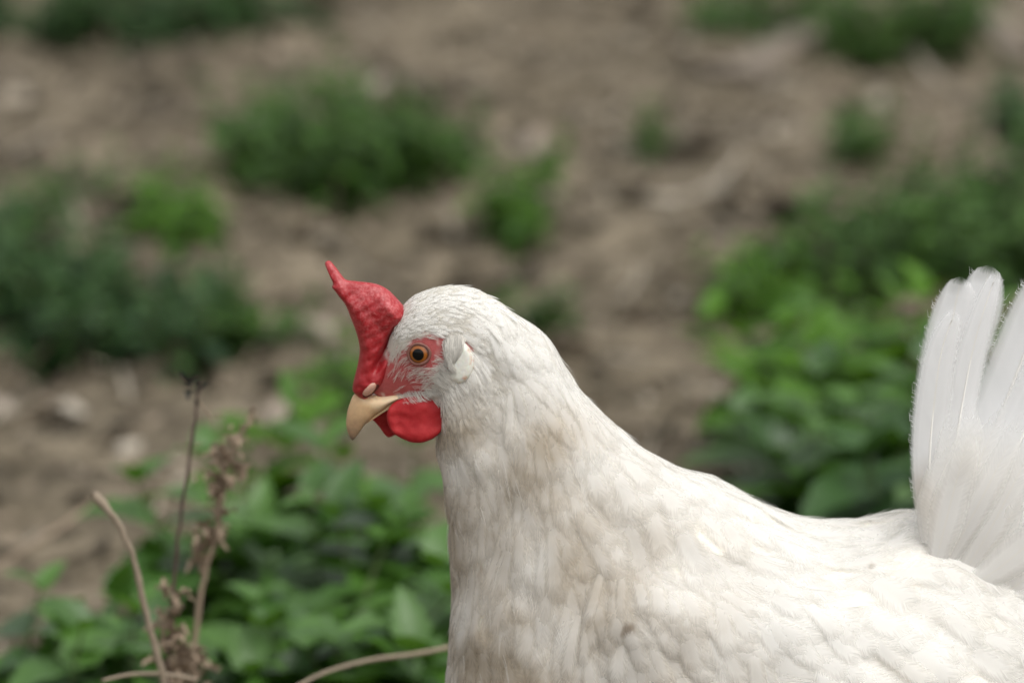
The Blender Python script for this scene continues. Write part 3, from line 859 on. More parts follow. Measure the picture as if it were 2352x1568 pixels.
droop = lambda rn, ph, t: np.where(t < NT / 2, 1, -1) * np.interp(rn, [5, 9, 12, 15, 19, 24], [.05, .0, .03, .22, .42, .40]) * np.abs(ph)
# body contour feathers
m_body = sstep(11.0, 12.5, RN2) * sstep(25.2, 24.2, RN2)
nb_ = feather_layer('body_feathers', lambda r: np.interp(r, [11, 15, 20, 25], [.030, .034, .040, .034]), lambda r: np.interp(r, [11, 15, 20, 25], [.014, .018, .020, .018]),
              m_body, 1.8, droop, .018, .0005, camber=.018)
# wing coverts: broad, scale-like
nw_ = feather_layer('wing', lambda r: np.interp(r, [14, 20, 25], [.026, .034, .044]), lambda r: np.interp(r, [14, 20, 25], [.0115, .0145, .017]),
              (wingf > .25) * 1.0, 1.05, lambda rn, ph, t: np.where(t < NT / 2, 1, -1) * .62 + 0 * rn, .032, .0014, camber=.05, tipcurl=-.02)
# hackle: narrow, pointed, long
ha = sstep(6.4, 7.6, RN2) * sstep(14.6, 13.4, RN2 + .9 * np.cos(tphi) * 0 + .5 * n_lo(SURF))
nh_ = feather_layer('hackle_feathers', lambda r: np.interp(r, [6, 8, 10, 14], [.011, .018, .026, .038]), lambda r: np.interp(r, [6, 8, 10, 14], [.0040, .0078, .0115, .0150]),
              ha, 2.0, droop, .016, .0008, camber=.014, shape='hackle')
# small head feathers
hd = sstep(2.4, 3.2, RN2) * sstep(8.4, 7.0, RN2) * (redg < -4) * (~incomb)
EARC = np.array(C8(760, 1080))
hd = hd * (np.hypot(PXs[..., 0] - EARC[0], (PXs[..., 1] - EARC[1]) * .72) > 42)
nd_ = feather_layer('head_feathers', lambda r: np.interp(r, [3, 5, 8], [.0050, .0065, .013]), lambda r: np.interp(r, [3, 5, 8], [.0018, .0023, .0042]),
              hd, 1.8, lambda rn, ph, t: 0 * rn, .065, .0003, camber=.08, shape='hackle')
print('feathers', nb_, nw_, nh_, nd_)

# --- fine hair-like barbs over head and face
def add_strands(name, P, rad, mat):
    n, k, _ = P.shape
    cu = bpy.data.hair_curves.new(name); cu.add_curves([k] * n)
    cu.attributes['position'].data.foreach_set('vector', P.reshape(-1).astype(np.float32))
    ra = cu.attributes.get('radius') or cu.attributes.new('radius', 'FLOAT', 'POINT')
    ra.data.foreach_set('value', rad.reshape(-1).astype(np.float32))
    cu.materials.append(mat)
    o = bpy.data.objects.new(name, cu); COL.objects.link(o); o.parent = hen; o.location = (0, 0, 0)
    return o

def strand_layer(weight, nclump, per, Lf, spread, angf, h0, h1, rad):
    sc, tc = sample_roots(weight, nclump)
    rn = at_rno(sc); ph = np.sin(tc / NT * 2 * math.pi); Pr = samp(SURF, sc, tc)
    pp = samp(PXs, sc, tc)
    ang = angf(rn, ph, tc, pp) + rng.normal(0, .16, nclump)
    s = np.repeat(sc, per); t = np.repeat(tc, per); a = np.repeat(ang, per); n = nclump * per
    L = Lf(np.repeat(rn, per)) * rng.uniform(.6, 1.2, n)
    ox, oy = rng.normal(0, spread, n), rng.normal(0, spread, n); conv = rng.uniform(.08, .35, n)
    K = 5; pts = []; cs, ct = s.copy(), t.copy(); hh = rng.uniform(.6, 1.3, n)
    for k in range(K):
        v = k / (K - 1); f = 1 - (1 - conv) * v
        ms = np.maximum(samp(MS, cs, ct), 3e-5); mt = np.maximum(samp(MT, cs, ct), 3e-5)
        S = cs + ox * f / ms; T = ct + oy * f / mt
        pts.append(samp(SURF, S, T) + samp(NRM, S, T) * (h0 + (h1 - h0) * hh * v ** 1.4)[:, None])
        cs = cs + np.cos(a) * L / (K - 1) / ms; ct = ct + np.sin(a) * L / (K - 1) / mt
    P = np.stack(pts, 1) - foot
    rr = rad * np.array([1, 1, .85, .6, .2])[None, :] * rng.uniform(.7, 1.2, n)[:, None]
    return P, rr

side = lambda t: np.where(t < NT / 2, 1, -1)
def face_ang(rn, ph, t, pp):                # barbs sweep back from the beak and lift round the eye
    ex, ey = 963, 812
    d = np.hypot(pp[:, 0] - ex, pp[:, 1] - ey)
    below = sstep(-10, 60, pp[:, 1] - ey)
    a = -.35 * below * sstep(140, 60, d) + .10 * (1 - below)
    return side(t) * a
eyed = np.hypot(PXs[..., 0] - 963, PXs[..., 1] - 812)
wh = sstep(.5, 1.1, RN2) * sstep(9.0, 7.0, RN2) * (redg < 2) * (~incomb) * (np.hypot(PXs[..., 0] - EARC[0], (PXs[..., 1] - EARC[1]) * .72) > 38) * (eyed > 38)
wh = wh * (1 - .6 * sstep(-25, 0, redg))
M_BARB = strand_material('fine_white_barbs', (.88, .855, .80), .45, .88)
A, ra = strand_layer(wh, 6500, 8, lambda r: np.interp(r, [2, 4, 8], [.0045, .006, .010]), .0007, face_ang, .0004, .0010, .000080)
bare = np.exp(-((PXs[..., 0] - 1000)**2 / 16**2 + (PXs[..., 1] - 797)**2 / 26**2))    # the bare red patch behind the eye
fw = (redg >= 0) * (~incomb) * (eyed > 33) * (1 - .93 * np.clip(bare * 1.3, 0, 1)) * sstep(1.5, 2.2, RN2)
fw = fw * (.45 + .7 * sstep(800, 870, PXs[..., 1])) * (.45 + 1.1 * sstep(900, 1040, PXs[..., 0]))
gape = [C1(500, 1110), C1(600, 1065), C1(780, 1050)]
fw = fw * (.12 + .88 * sstep(8, 22, np.abs(PXs[..., 1] - line_y(PXs[..., 0], gape) ) + 60 * (PXs[..., 0] > C1(800, 0)[0])))
B, rb = strand_layer(fw, 640, 3, lambda r: .0062 + 0 * r, .0006, face_ang, .0003, .0014, .00007)
# wispy barbs softening the neck, breast and back
Cw = sstep(7, 9, RN2) * sstep(25, 23, RN2)
C_, rc_ = strand_layer(Cw, 700, 3, lambda r: np.interp(r, [7, 14, 22], [.010, .014, .016]), .0012, lambda rn, ph, t, pp: side(t) * 0.0 + 0 * rn, .0016, .0028, .00006)
add_strands('facial_down', np.concatenate([A, B]), np.concatenate([ra, rb]), M_BARB)
add_strands('loose_barbs', C_, rc_, strand_material('loose_white_barbs', (.88, .86, .82), .5))

# --- comb
COMB = [C1(*p) for p in [(97, 118), (128, 104), (172, 142), (215, 192), (255, 232), (330, 243), (430, 254), (505, 270), (572, 305), (632, 362), (690, 430), (714, 482), (702, 545), (668, 612), (628, 690), (604, 770), (600, 860), (575, 950), (520, 1040), (455, 1100), (400, 1140), (350, 1118), (309, 1075), (308, 1030), (326, 950), (346, 868), (360, 772), (351, 700), (326, 610), (292, 520), (262, 440), (236, 395), (216, 372), (176, 318), (152, 285), (160, 262), (132, 205)]]
cy_of = lambda py: (py / .91875 - 620) / .33163
cx_of = lambda px: (px / .91875 - 780) / .33163
def comb_t(px, py):
    cy = cy_of(py); cx = cx_of(px)
    t = np.interp(cy, [100, 220, 300, 400, 520, 650, 800, 1000, 1140], [.0016, .0022, .0036, .0056, .0068, .0072, .0082, .0088, .0060])
    return t
COMBN = SNoise(1 / 60., 24, 91, 2)
def comb_ex(px, py):                         # the lobe rolls towards us; a fold sinks below it
    cy = cy_of(py); cx = cx_of(px)
    e = -.0032 * np.exp(-((cx - 600)**2 / 110**2 + (cy - 430)**2 / 130**2))
    e += -.0016 * np.exp(-((cx - 420)**2 / 70**2 + (cy - 560)**2 / 230**2))
    a = np.array([640, 590.]); b = np.array([490, 880.]); d = b - a; n = np.array([-d[1], d[0]]) / np.linalg.norm(d)
    q = np.abs((cx - a[0]) * n[0] + (cy - a[1]) * n[1]); al = ((cx - a[0]) * d[0] + (cy - a[1]) * d[1]) / (d @ d)
    e += .0062 * np.exp(-(q / 30)**2) * sstep(-.15, .1, al) * sstep(1.3, .8, al)
    e += .0010 * np.exp(-((cx - 330)**2 / 60**2 + (cy - 330)**2 / 50**2))
    e += .00030 * np.sin(cx * .045 + cy * .02) * np.sin(cy * .06) + .00006 * COMBN(np.stack([cx, cy], -1))
    return e
V, F = pillow(COMB, 0.0, .00045, comb_t, .0058, extra=comb_ex, nb=260, yfun=lambda px, py: -.0022 * np.exp(-((cy_of(py) - 350) / 220)**2) + .003 * sstep(260, 100, cy_of(py)))
px_, py_ = project(V); pale = sstep(900, 350, cy_of(py_)) * (.5 + .5 * sstep(200, 420, cx_of(px_)))
comb = mesh_obj('comb', V, F, M_COMB, hen, attrs={'pale': pale}, loc=foot)
TREES.append(BVHTree.FromPolygons([tuple(v) for v in V], F))

# --- wattles
WAT = [C1(*p) for p in [(590, 1195), (640, 1160), (720, 1135), (800, 1122), (880, 1108), (945, 1100), (985, 1140), (1010, 1200), (1016, 1260), (1004, 1320), (975, 1375), (928, 1422), (865, 1450), (800, 1460), (730, 1452), (655, 1420), (600, 1375), (566, 1305), (566, 1240)]]
WAF = [C1(*p) for p in [(455, 1288), (500, 1240), (560, 1200), (640, 1150), (760, 1120), (800, 1200), (780, 1320), (700, 1400), (622, 1414), (600, 1424), (578, 1428), (548, 1405), (512, 1355), (475, 1312)]]
WN = SNoise(1 / 90., 20, 92, 2)
for pl, y0, sg in ((WAT, -.0145, -1), (WAF, .009, 1)):
    V, F = pillow(pl, y0, .0006, lambda px, py: .0019 + 0 * px, .0028, nb=160,
                  yfun=lambda px, py, sg=sg: sg * (.004 * sstep(1090, 1400, cy_of(py)) - .003) + .0008 * np.sin(cx_of(px) * .02 + 1) + .0006 * np.sin(cy_of(py) * .03) + .00013 * WN(np.stack([cx_of(px), cy_of(py)], -1)))
    px_, py_ = project(V)
    TREES.append(BVHTree.FromPolygons([tuple(v) for v in V], F))
    mesh_obj('wattle', V, F, M_WATTLE, hen, attrs={'pale': .0 + 0 * px_}, loc=foot)

# --- beak
def beak_material():
    m, t, out = new_mat('beak_horn')
    at = N(t, 'ShaderNodeAttribute', attribute_name='tipness').outputs['Fac']
    geo = N(t, 'ShaderNodeNewGeometry'); n1 = noise(t, geo.outputs['Position'], 260, 4, .6)
    f = math_(t, 'ADD', at, math_(t, 'MULTIPLY', math_(t, 'SUBTRACT', n1, .5), .35), clamp=True)
    c = ramp(t, f, [(0, (.82, .66, .46)), (.30, (.80, .61, .39)), (.52, (.66, .44, .24)), (.80, (.40, .26, .15)), (1, (.16, .11, .08))])
    b = N(t, 'ShaderNodeBsdfPrincipled', Roughness=.38); lk(t, c, b.inputs['Base Color'])
    b.inputs['Subsurface Weight'].default_value = .12; b.inputs['Subsurface Scale'].default_value = .002
    bp = N(t, 'ShaderNodeBump', Strength=.25, Distance=.0004); lk(t, n1, bp.inputs['Height']); lk(t, bp.outputs[0], b.inputs['Normal'])
    lk(t, b.outputs[0], out.inputs[0]); return m
M_BEAK = beak_material()
def horn(rows, tip, name, parent, t0=0, t1=1):
    K = np.array([[*C1(*r[0]), *C1(*r[1]), r[2]] for r in rows]); K = catmull(K, 30); nt_ = 36; V = []
    for k in K:
        T = P_y(k[0], k[1]); B = P_y(k[2], k[3]); c = (T + B) / 2; a = (T - B) / 2
        for j in range(nt_):
            th = 2 * math.pi * j / nt_
            sw = abs(math.sin(th)) ** .9 * math.copysign(1, math.sin(th))
            V.append(c + a * math.cos(th) + np.array([0, -k[4], 0]) * sw * (1 - .25 * math.cos(th)))
    F = grid_faces(30, nt_, True).tolist(); V.append(P_y(*C1(*tip))); e = len(V) - 1
    F += [[e, 29 * nt_ + j, 29 * nt_ + (j + 1) % nt_] for j in range(nt_)]
    tn = np.concatenate([np.repeat(np.linspace(t0, t1, 30), nt_), [t1]])
    o = mesh_obj(name, V, F, M_BEAK, parent, attrs={'tipness': tn}, loc=foot)
    TREES.append(BVHTree.FromPolygons([tuple(v) for v in V], F)); return o
beak = horn([((770, 1056), (778, 1076), .0088), ((695, 1066), (705, 1096), .0088), ((605, 1082), (635, 1130), .0080), ((515, 1105), (578, 1172), .0068), ((415, 1100), (525, 1220), .0058), ((325, 1095), (482, 1250), .0048), ((284, 1172), (448, 1280), .0043), ((264, 1245), (424, 1304), .0037), ((257, 1310), (398, 1330), .0030), ((262, 1365), (368, 1374), .0023), ((279, 1412), (340, 1413), .0014), ((294, 1438), (322, 1438), .0007)], (306, 1448), 'beak', hen, 0, 1)
horn([((700, 1085), (700, 1150), .0060), ((630, 1120), (640, 1172), .0052), ((565, 1172), (575, 1210), .0042), ((505, 1228), (510, 1250), .0032), ((450, 1272), (455, 1290), .0022), ((410, 1308), (412, 1318), .0012)], (395, 1326), 'lower_mandible', beak, .1, .6)

# nostril flap
def dome(name, centre_px, rx, rz, thick, mat, parent, rot=0, n=22, depth=.0, sink=.0006, attrs=None):
    """a flattened half-ball resting on whatever surface lies there; rx, rz in metres"""
    c, nn = hit(*centre_px)
    nn = nn / np.linalg.norm(nn); right = np.cross([0, 0, 1], nn); right = -right if right[0] < 0 else right; right /= np.linalg.norm(right); up = np.cross(nn, right)
    up = -up if up[2] < 0 else up
    r2 = right * math.cos(rot) + up * math.sin(rot); u2 = -right * math.sin(rot) + up * math.cos(rot)
    V = [c + nn * (thick - sink)]; F = []; m_ = 32
    for i in range(1, n + 1):
        q = i / n * math.pi * .62
        for j in range(m_):
            th = 2 * math.pi * j / m_
            V.append(c + nn * (math.cos(q) * thick - sink) + (r2 * math.cos(th) * rx + u2 * math.sin(th) * rz) * math.sin(q))
    for j in range(m_): F.append([0, 1 + j, 1 + (j + 1) % m_])
    F += [[a + 1, d + 1, c_ + 1, b_ + 1] for a, b_, c_, d in grid_faces(n, m_, True).tolist()]
    o = mesh_obj(name, V, F, mat, parent, loc=foot, attrs=attrs); return o, c, nn
M_CERE = plain_material('nostril_flap', (.56, .32, .24), .45, .12, 400, .3, .0004, sss=.2)
M_HOLE = plain_material('nostril_dark', (.10, .015, .012), .7, .2)
dome('nostril', C1(450, 1076), .0032, .0054, .0011, M_HOLE, beak, rot=-.45)
TREES_SAVE = list(TREES)
dome('nostril_flap', C1(436, 1070), .0024, .0046, .0018, M_CERE, beak, rot=-.45)

# --- eyes
def eye_mat():
    m, t, out = new_mat('iris')
    at = N(t, 'ShaderNodeAttribute', attribute_name='rad').outputs['Fac']
    geo = N(t, 'ShaderNodeNewGeometry'); n1 = noise(t, geo.outputs['Position'], 1500, 3, .6)
    f = math_(t, 'ADD', at, math_(t, 'MULTIPLY', math_(t, 'SUBTRACT', n1, .5), .10))
    c = ramp(t, f, [(0, (.16, .05, .006)), (.50, (.18, .055, .006)), (.64, (.30, .088, .007)), (.76, (.25, .070, .006)), (.88, (.045, .014, .004)), (1, (.04, .015, .008))])
    b = N(t, 'ShaderNodeBsdfPrincipled', Roughness=.25); lk(t, c, b.inputs['Base Color'])
    b.inputs['Coat Weight'].default_value = .35; b.inputs['Coat Roughness'].default_value = .03
    lk(t, b.outputs[0], out.inputs[0]); return m
M_IRIS = eye_mat()
m_, t_, o_ = new_mat('pupil'); b_ = N(t_, 'ShaderNodeBsdfPrincipled', Roughness=.08); b_.inputs['Base Color'].default_value = (.003, .003, .003, 1); b_.inputs['Specular IOR Level'].default_value = .25; lk(t_, b_.outputs[0], o_.inputs[0]); M_PUPIL = m_
M_LID = plain_material('eyelid_skin', (.20, .085, .065), .6, .25, 500, .5, .0004, sss=.15)
def build_eye(px, py, mirror=False):
    c, nn = hit(px, py); nn = nn / np.linalg.norm(nn)
    nn = nn * .45 + np.array([-.10, -.97, .05]) * .55; nn /= np.linalg.norm(nn)
    right = np.cross(nn, [0, 0, 1]); right /= np.linalg.norm(right); up = np.cross(right, nn)
    if up[2] < 0: up = -up
    if right[0] < 0: right = -right
    Re = .0078; ro = 22.8 * KPX * DIST                       # ball radius and visible radius
    ctr = c - nn * (Re - .0025)
    def cap(qmax, Rr, n=14, m_=40, q0=0, squash=1.0):
        V = []; rad = []
        for i in range(n + 1):
            q = q0 + (qmax - q0) * i / n
            for j in range(m_):
                th = 2 * math.pi * j / m_
                V.append(ctr + Rr * (nn * math.cos(q) + (right * math.cos(th) + up * math.sin(th)) * math.sin(q))); rad.append(i / n)
        F = grid_faces(n + 1, m_, True).tolist(); return np.array(V), F, np.array(rad)
    qe = math.asin(min(.99, ro / Re))
    def fix(V):
        V = np.array(V)
        if mirror: V[:, 1] *= -1
        return V
    V, F, rad = cap(qe * 1.08, Re, n=20); eye = mesh_obj('eye', fix(V), F, M_IRIS, hen, attrs={'rad': rad}, loc=foot)
    V, F, rad = cap(math.asin(13.2 * KPX * DIST / Re), Re + .00012, n=8); mesh_obj('pupil', fix(V), F, M_PUPIL, eye, loc=foot)
    # lid: a slim rim, slightly angular
    V = []; m2 = 60; k2 = 10
    for j in range(m2):
        th = 2 * math.pi * j / m2
        rr = ro * (1 + .05 * math.cos(2 * th - .6) + .02 * math.cos(3 * th))
        d = right * math.cos(th) + up * math.sin(th)
        base = ctr + d * (rr + .0004) + nn * (math.sqrt(max(1e-9, Re**2 - rr**2)) if rr < Re else 0)
        w_ = .0006 * (1 + .25 * math.sin(5 * th) * .3)
        for k in range(k2):
            a = 2 * math.pi * k / k2; V.append(base + d * w_ * math.cos(a) * 1.25 + nn * w_ * math.sin(a))
    F = grid_faces(m2, k2, True).tolist(); F += [[(m2 - 1) * k2 + k, (m2 - 1) * k2 + (k + 1) % k2, (k + 1) % k2, k] for k in range(k2)]
    mesh_obj('eyelid', fix(V), F, M_LID, eye, loc=foot)
build_eye(963, 812); build_eye(963, 812, True)

# --- ear lobe and the tuft over the ear
LOBE = [C8(*p) for p in [(800, 900), (870, 950), (925, 1010), (962, 1100), (968, 1200), (945, 1290), (900, 1365), (850, 1420), (790, 1450), (720, 1440), (660, 1400), (620, 1330), (640, 1230), (690, 1130), (730, 1000)]]
def lobe_material():
    m, t, out = new_mat('ear_lobe_skin')
    geo = N(t, 'ShaderNodeNewGeometry'); pos = geo.outputs['Position']
    n1 = noise(t, pos, 330, 4, .6, .5); n2 = noise(t, pos, 1000, 2)
    rim = N(t, 'ShaderNodeAttribute', attribute_name='rim').outputs['Fac']
    c = mix_(t, n2, (.58, .57, .50), (.76, .75, .68))
    f = math_(t, 'MULTIPLY', math_(t, 'MULTIPLY', math_(t, 'SUBTRACT', n1, .52), 7.0, clamp=True), rim)
    c = mix_(t, math_(t, 'MULTIPLY', f, .75), c, (.46, .20, .10))
    b = N(t, 'ShaderNodeBsdfPrincipled', Roughness=.45); lk(t, c, b.inputs['Base Color']); b.inputs['Subsurface Weight'].default_value = .2; b.inputs['Subsurface Scale'].default_value = .002
    bp = N(t, 'ShaderNodeBump', Strength=.6, Distance=.0006); lk(t, n1, bp.inputs['Height']); lk(t, bp.outputs[0], b.inputs['Normal'])
    lk(t, b.outputs[0], out.inputs[0]); return m
ML = lobe_material()
le, ne = hit(*C8(800, 1180))
def surf_y(px, py): return np.array([hit(a, b)[0][1] for a, b in zip(px, py)])
for sg in (-1, 1):
    V, F = pillow(LOBE, le[1] - .0006, .0005, lambda px, py: .0026 + 0 * px, .0034, nb=120, yfun=lambda px, py: surf_y(px, py) - (le[1] - .0006) - .0002 - .0014 * sstep(C8(700, 0)[0], C8(960, 0)[0], px))
    d_, _ = poly_dist(np.stack(project(V), -1), smooth_closed(LOBE, 80)); rim = sstep(14, 5, d_) * (project(V)[0] > C8(740, 0)[0])
    if sg > 0: V = V.copy(); V[:, 1] *= -1; F = [f[::-1] for f in F]
    mesh_obj('ear_lobe', V, F, ML, hen, attrs={'rim': rim}, loc=foot)
# tuft strands over the ear opening, and whiskers along lobe and jaw
def free_strands(roots_px, tips_px, n, bulge, rad, y_extra=.0, jit=2.0):
    P = np.zeros((n, 5, 3))
    ra_, ta = np.array(roots_px, float), np.array(tips_px, float)
    for i in range(n):
        f = rng.random() * (len(ra_) - 1); k = int(f); g = f - k
        a = ra_[k] * (1 - g) + ra_[k + 1] * g + rng.normal(0, jit, 2); b = ta[k] * (1 - g) + ta[k + 1] * g + rng.normal(0, jit, 2)
        A3, na = hit(*a); B3, nb2 = hit(*b)
        if abs(B3[1] - A3[1]) > .008: B3 = P_y(b[0], b[1], A3[1] - .001)
        for q in range(5):
            v = q / 4; P[i, q] = A3 * (1 - v) + B3 * v + (na * (1 - v) + na * v) * (bulge * 4 * v * (1 - v) * .7 + y_extra * v)
    rr = rad * np.array([1, 1, .9, .65, .2])[None] * rng.uniform(.7, 1.2, n)[:, None]
    return P - foot, rr
parts = []
parts.append(free_strands([C8(620, 860), C8(680, 810), C8(770, 800), C8(830, 850)], [C8(620, 1130), C8(680, 1220), C8(740, 1200), C8(800, 1080)], 620, .0036, .00010, .0022, 3.5))
parts.append(free_strands([C8(590, 900), C8(600, 1000), C8(600, 1120)], [C8(640, 1180), C8(720, 1260), C8(760, 1330)], 330, .0032, .0001, .0026, 3.0))
parts.append(free_strands([C8(560, 1200), C8(500, 1300), C8(440, 1420)], [C8(720, 1330), C8(700, 1420), C8(640, 1520)], 130, .0022, .00009, .0022, 5.0))
parts.append(free_strands([C1(640, 1110), C1(740, 1090), C1(860, 1070), C1(940, 1050)], [C1(700, 1165), C1(810, 1150), C1(920, 1130), C1(1000, 1120)], 190, .0016, .00009, .001, 2.0))
o = add_strands('ear_tuft', np.concatenate([p[0] for p in parts]), np.concatenate([p[1] for p in parts]), strand_material('ear_barbs', (.86, .83, .77), .4, .60))
# dark rim of the ear opening behind the lobe
V, F = tube([hit(*C8(x, y))[0] + np.array([0, .0004, 0]) for x, y in [(585, 930), (600, 870), (650, 820), (720, 795), (800, 815), (850, 870), (890, 930)]], [.0003, .0008, .0010, .0007, .0006, .0005, .0002], 8)
mesh_obj('ear_opening', V, F, plain_material('ear_skin', (.22, .06, .045), .7), hen, loc=foot)

# --- tail
def tail_feather(pts, hw, ys, seed, name='tail_feather', nv=46, nu=15, taper=9.0, cup=.12, root_hw=.5):
    """pts: centre line; ys: distance from the middle plane at root and tip"""
    r = np.random.default_rng(seed)
    n = len(pts); K = np.array([P_y(p[0], p[1], ys[0] + (ys[1] - ys[0]) * (i / (n - 1))) for i, p in enumerate(pts)])
    c = catmull(K, nv); v = np.linspace(0, 1, nv); u = np.linspace(-1, 1, nu)
    T = np.gradient(c, axis=0); T /= np.linalg.norm(T, axis=1)[:, None]
    S = np.cross(T, [0, 1.0, 0]); S /= np.linalg.norm(S, axis=1)[:, None]; Nn = np.cross(S, T)
    prof = (root_hw + (1 - root_hw) * sstep(0, .45, v)) * np.maximum(0, 1 - v ** taper) ** .5
    hwm = hw * KPX * DIST
    ph1, ph2 = r.uniform(0, 6, 2)
    V = np.zeros((nv, nu, 3))
    for i in range(nv):
        for j, uu in enumerate(u):
            wv = prof[i] * hwm * (1 + .05 * math.sin(9 * v[i] + ph1) * uu)
            V[i, j] = c[i] + S[i] * uu * wv + Nn[i] * (cup * hwm * uu * uu + .0006 * math.sin(7 * v[i] + ph2 + uu)) * (1 if ys[1] < 0 else -1)
    uu = np.broadcast_to(u[None], (nv, nu)); vv = np.broadcast_to(v[:, None], (nv, nu))
    fuv = np.stack([uu, vv, np.full((nv, nu), r.random())], -1).reshape(-1, 3)
    tail_feather.shaft = c + Nn * .0002 * (1 if ys[1] > 0 else -1)
    return V.reshape(-1, 3), grid_faces(nv, nu), fuv

M_SHAFT = plain_material('quill', (.93, .91, .87), .35, .06, 200, .1)
def put_tail(V, F, fuv, name, parent=hen):
    px, py = project(V)
    d = .55 * np.exp(-((px - 2118)**2 / 34**2 + (py - 1140)**2 / 75**2)) + .10 * sstep(900, 1200, py)
    return mesh_obj(name, V, F, M_BIGFEATHER, parent, attrs={'fuv': fuv, 'dirt': d, 'stain': 0 * d}, loc=foot)
FR = []
def fray(V, nv, nu, n):                      # loose barbs sticking out along both edges and the tip
    G = V.reshape(nv, nu, 3)
    for side_ in (0, -1):
        inn = 3 if side_ == 0 else -4
        f = rng.uniform(.18, .985, n) * (nv - 1)
        c_ = rng.uniform(4, nv - 2, 7); f = np.where(rng.random(n) < .5, c_[rng.integers(0, 7, n)] + rng.normal(0, .7, n), f)     # in tufts
        f = np.clip(f, 2, nv - 2.01); i = f.astype(int); g = (f - i)[:, None]
        E = G[i, side_] * (1 - g) + G[i + 1, side_] * g; I = G[i, inn] * (1 - g) + G[i + 1, inn] * g
        o_ = E - I; o_ /= np.linalg.norm(o_, axis=1)[:, None] + 1e-9; T_ = G[i + 1, nu // 2] - G[i, nu // 2]; T_ /= np.linalg.norm(T_, axis=1)[:, None] + 1e-9
        L = (.0003 + .0022 * rng.random(n) ** 2.5)[:, None]; st = I * .5 + E * .5 - T_ * .002
        P = [st, (st + E) / 2 + T_ * .0006, E, E + (o_ * .2 + T_ * 1.0) * L * .5, E + (o_ * .3 + T_ * 1.5) * L + rng.normal(0, .0003, (n, 3))]
        FR.append(np.stack(P, 1))
TF = [
 ([(2150, 1330), (2138, 1180), (2136, 1040), (2146, 920), (2164, 800), (2195, 712)], 46, (-.010, -.020)),
 ([(2155, 1330), (2142, 1160), (2154, 980), (2174, 820), (2190, 720), (2208, 636)], 64, (-.008, -.017)),
 ([(2170, 1330), (2165, 1150), (2185, 960), (2215, 800), (2248, 700), (2276, 610)], 66, (-.007, -.014)),
 ([(2180, 1330), (2180, 1150), (2205, 960), (2235, 800), (2262, 705), (2290, 625)], 40, (-.012, -.018)),
 ([(2205, 1350), (2232, 1180), (2290, 980), (2350, 820), (2392, 700), (2418, 615)], 86, (-.008, -.014)),
 ([(2200, 1350), (2260, 1180), (2350, 1000), (2430, 850), (2500, 730), (2550, 640)], 84, (-.011, -.020)),
 ([(2210, 1360), (2300, 1200), (2420, 1050), (2520, 930), (2610, 820), (2680, 730)], 90, (-.013, -.024)),
 ([(2220, 1370), (2340, 1240), (2470, 1120), (2590, 1020), (2700, 930), (2790, 850)], 90, (-.015, -.028)),
 ([(2230, 1390), (2370, 1290), (2510, 1200), (2640, 1120), (2760, 1050), (2850, 1000)], 64, (-.017, -.031)),
 ([(2160, 1330), (2160, 1150), (2175, 960), (2200, 800), (2225, 715), (2255, 640)], 60, (.006, .014)),
 ([(2190, 1350), (2240, 1180), (2310, 990), (2380, 830), (2440, 710), (2480, 620)], 62, (.006, .014)),
 ([(2200, 1360), (2290, 1200), (2400, 1040), (2490, 910), (2580, 790), (2640, 700)], 66, (.010, .020)),
 ([(2220, 1370), (2330, 1240), (2450, 1110), (2570, 1000), (2680, 900), (2760, 820)], 66, (.013, .026)),
 ([(2230, 1390), (2370, 1290), (2510, 1200), (2640, 1120), (2760, 1050), (2850, 1000)], 64, (.016, .030)),
]
for i, (pts, hw, ys) in enumerate(TF):
    V, F, fuv = tail_feather(pts, hw, ys, 60 + i, taper=[5, 7, 9, 4][i % 4]); fray(V, 46, 15, 36); o = put_tail(V, F, fuv, 'tail_feather')
    sh = tail_feather.shaft; V, F = tube(sh[:-2], np.linspace(.0008, .0002, len(sh) - 2), 7); mesh_obj('shaft', V, F, M_SHAFT, o, loc=foot)
Pf = np.concatenate(FR) - foot
add_strands('tail_barbs', Pf, .00008 * np.array([1, 1, .9, .6, .2])[None] * np.ones((len(Pf), 1)), strand_material('tail_barb_white', (.92, .92, .92), .45, .92))
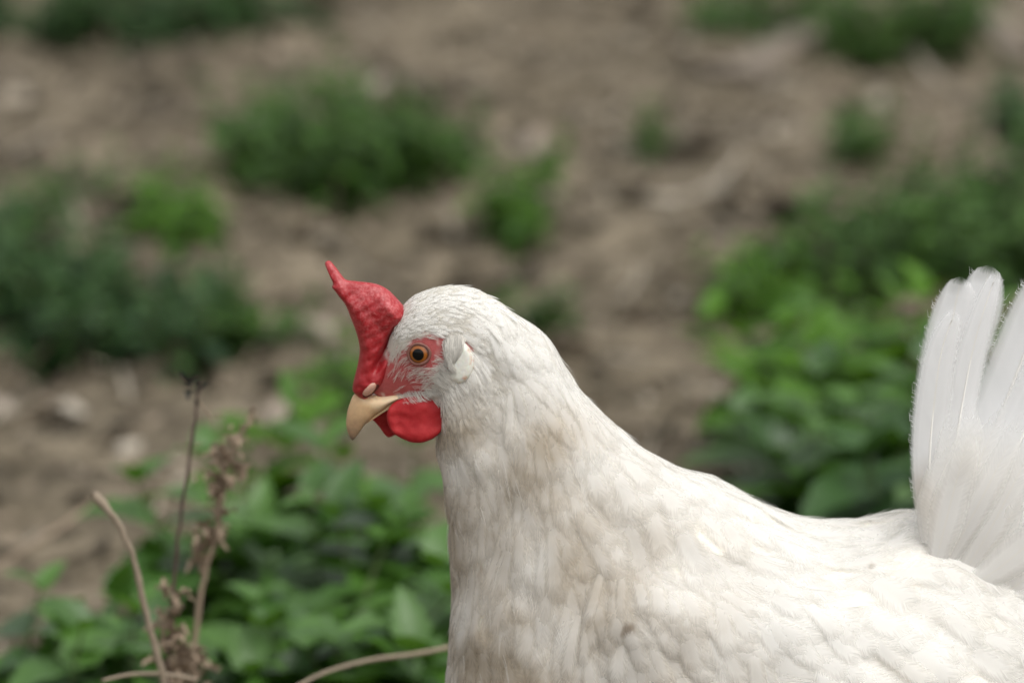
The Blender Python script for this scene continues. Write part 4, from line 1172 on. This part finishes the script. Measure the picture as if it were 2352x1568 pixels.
# coverts at the root of the tail
Vs, Fs, Us = [], [], []; nn_ = 0; rr_ = random.Random(4)
for k in range(64):
    side_ = -1 if k % 8 < 5 else 1
    a = R(rr_.uniform(8, 84)); f = (a - R(8)) / R(76)
    x0 = 2230 - 90 * f + rr_.gauss(0, 20); y0 = 1400 - 100 * f + rr_.gauss(0, 22)
    ln = rr_.uniform(260, 440) * (1 if a < R(70) else .85); bend = rr_.uniform(-.10, .22)
    pts = [(x0 + ln * q * math.cos(a + bend * q), y0 - ln * q * math.sin(a + bend * q)) for q in (0, .33, .66, 1)]
    yb = side_ * (.016 + .012 * rr_.random() + .004 * (k / 56))
    V, F, fuv = tail_feather(pts, rr_.uniform(40, 62), (yb * .9, yb), 200 + k, nv=26, nu=11, taper=2.2, cup=.06)
    Vs.append(V); Fs.append(F + nn_); Us.append(fuv); nn_ += len(V)
V = np.vstack(Vs); px, py = project(V)
d = .45 * np.exp(-((px - 2125)**2 / 34**2 + (py - 1150)**2 / 70**2)) + .14 * sstep(1150, 1250, py)
mesh_obj('tail_coverts', V, np.vstack(Fs), M_COVERT, hen, attrs={'fuv': np.vstack(Us), 'dirt': d, 'stain': 0 * d}, loc=foot)

# --- legs, below the picture
M_LEG = plain_material('leg_scales', (.55, .40, .12), .55, .25, 300, .6, .001)
zb = .12
for sg in (-1, 1):
    x0 = foot[0] - .01; y0 = sg * .035; V_, F_, n_ = [], [], 0
    ank = np.array([x0 - .01, y0, .012]); hock = np.array([x0 + .018, y0, .085]); hip = np.array([x0 - .005, y0, .165])
    chains = [([hip, (hip + hock) / 2, hock, (hock + ank) / 2, ank], [.020, .013, .0065, .0055, .006])]
    for az, L in ((180, .055), (148, .045), (212, .045), (20, .022)):
        d = np.array([math.cos(R(az)), math.sin(R(az)), 0]); chains.append(([ank, ank + d * L * .4 + np.array([0, 0, -.002]), ank + d * L * .8 + np.array([0, 0, -.006]), ank + d * L + np.array([0, 0, -.010])], [.0055, .0042, .0035, .0012]))
    for pth, rd in chains:
        K = catmull(np.column_stack([np.array(pth), rd]), 14); V, F = tube(K[:, :3], K[:, 3], 12); V_.append(V); F_ += [[i + n_ for i in f] for f in F]; n_ += len(V)
    mesh_obj('leg', np.vstack(V_), F_, M_LEG, hen, loc=foot)
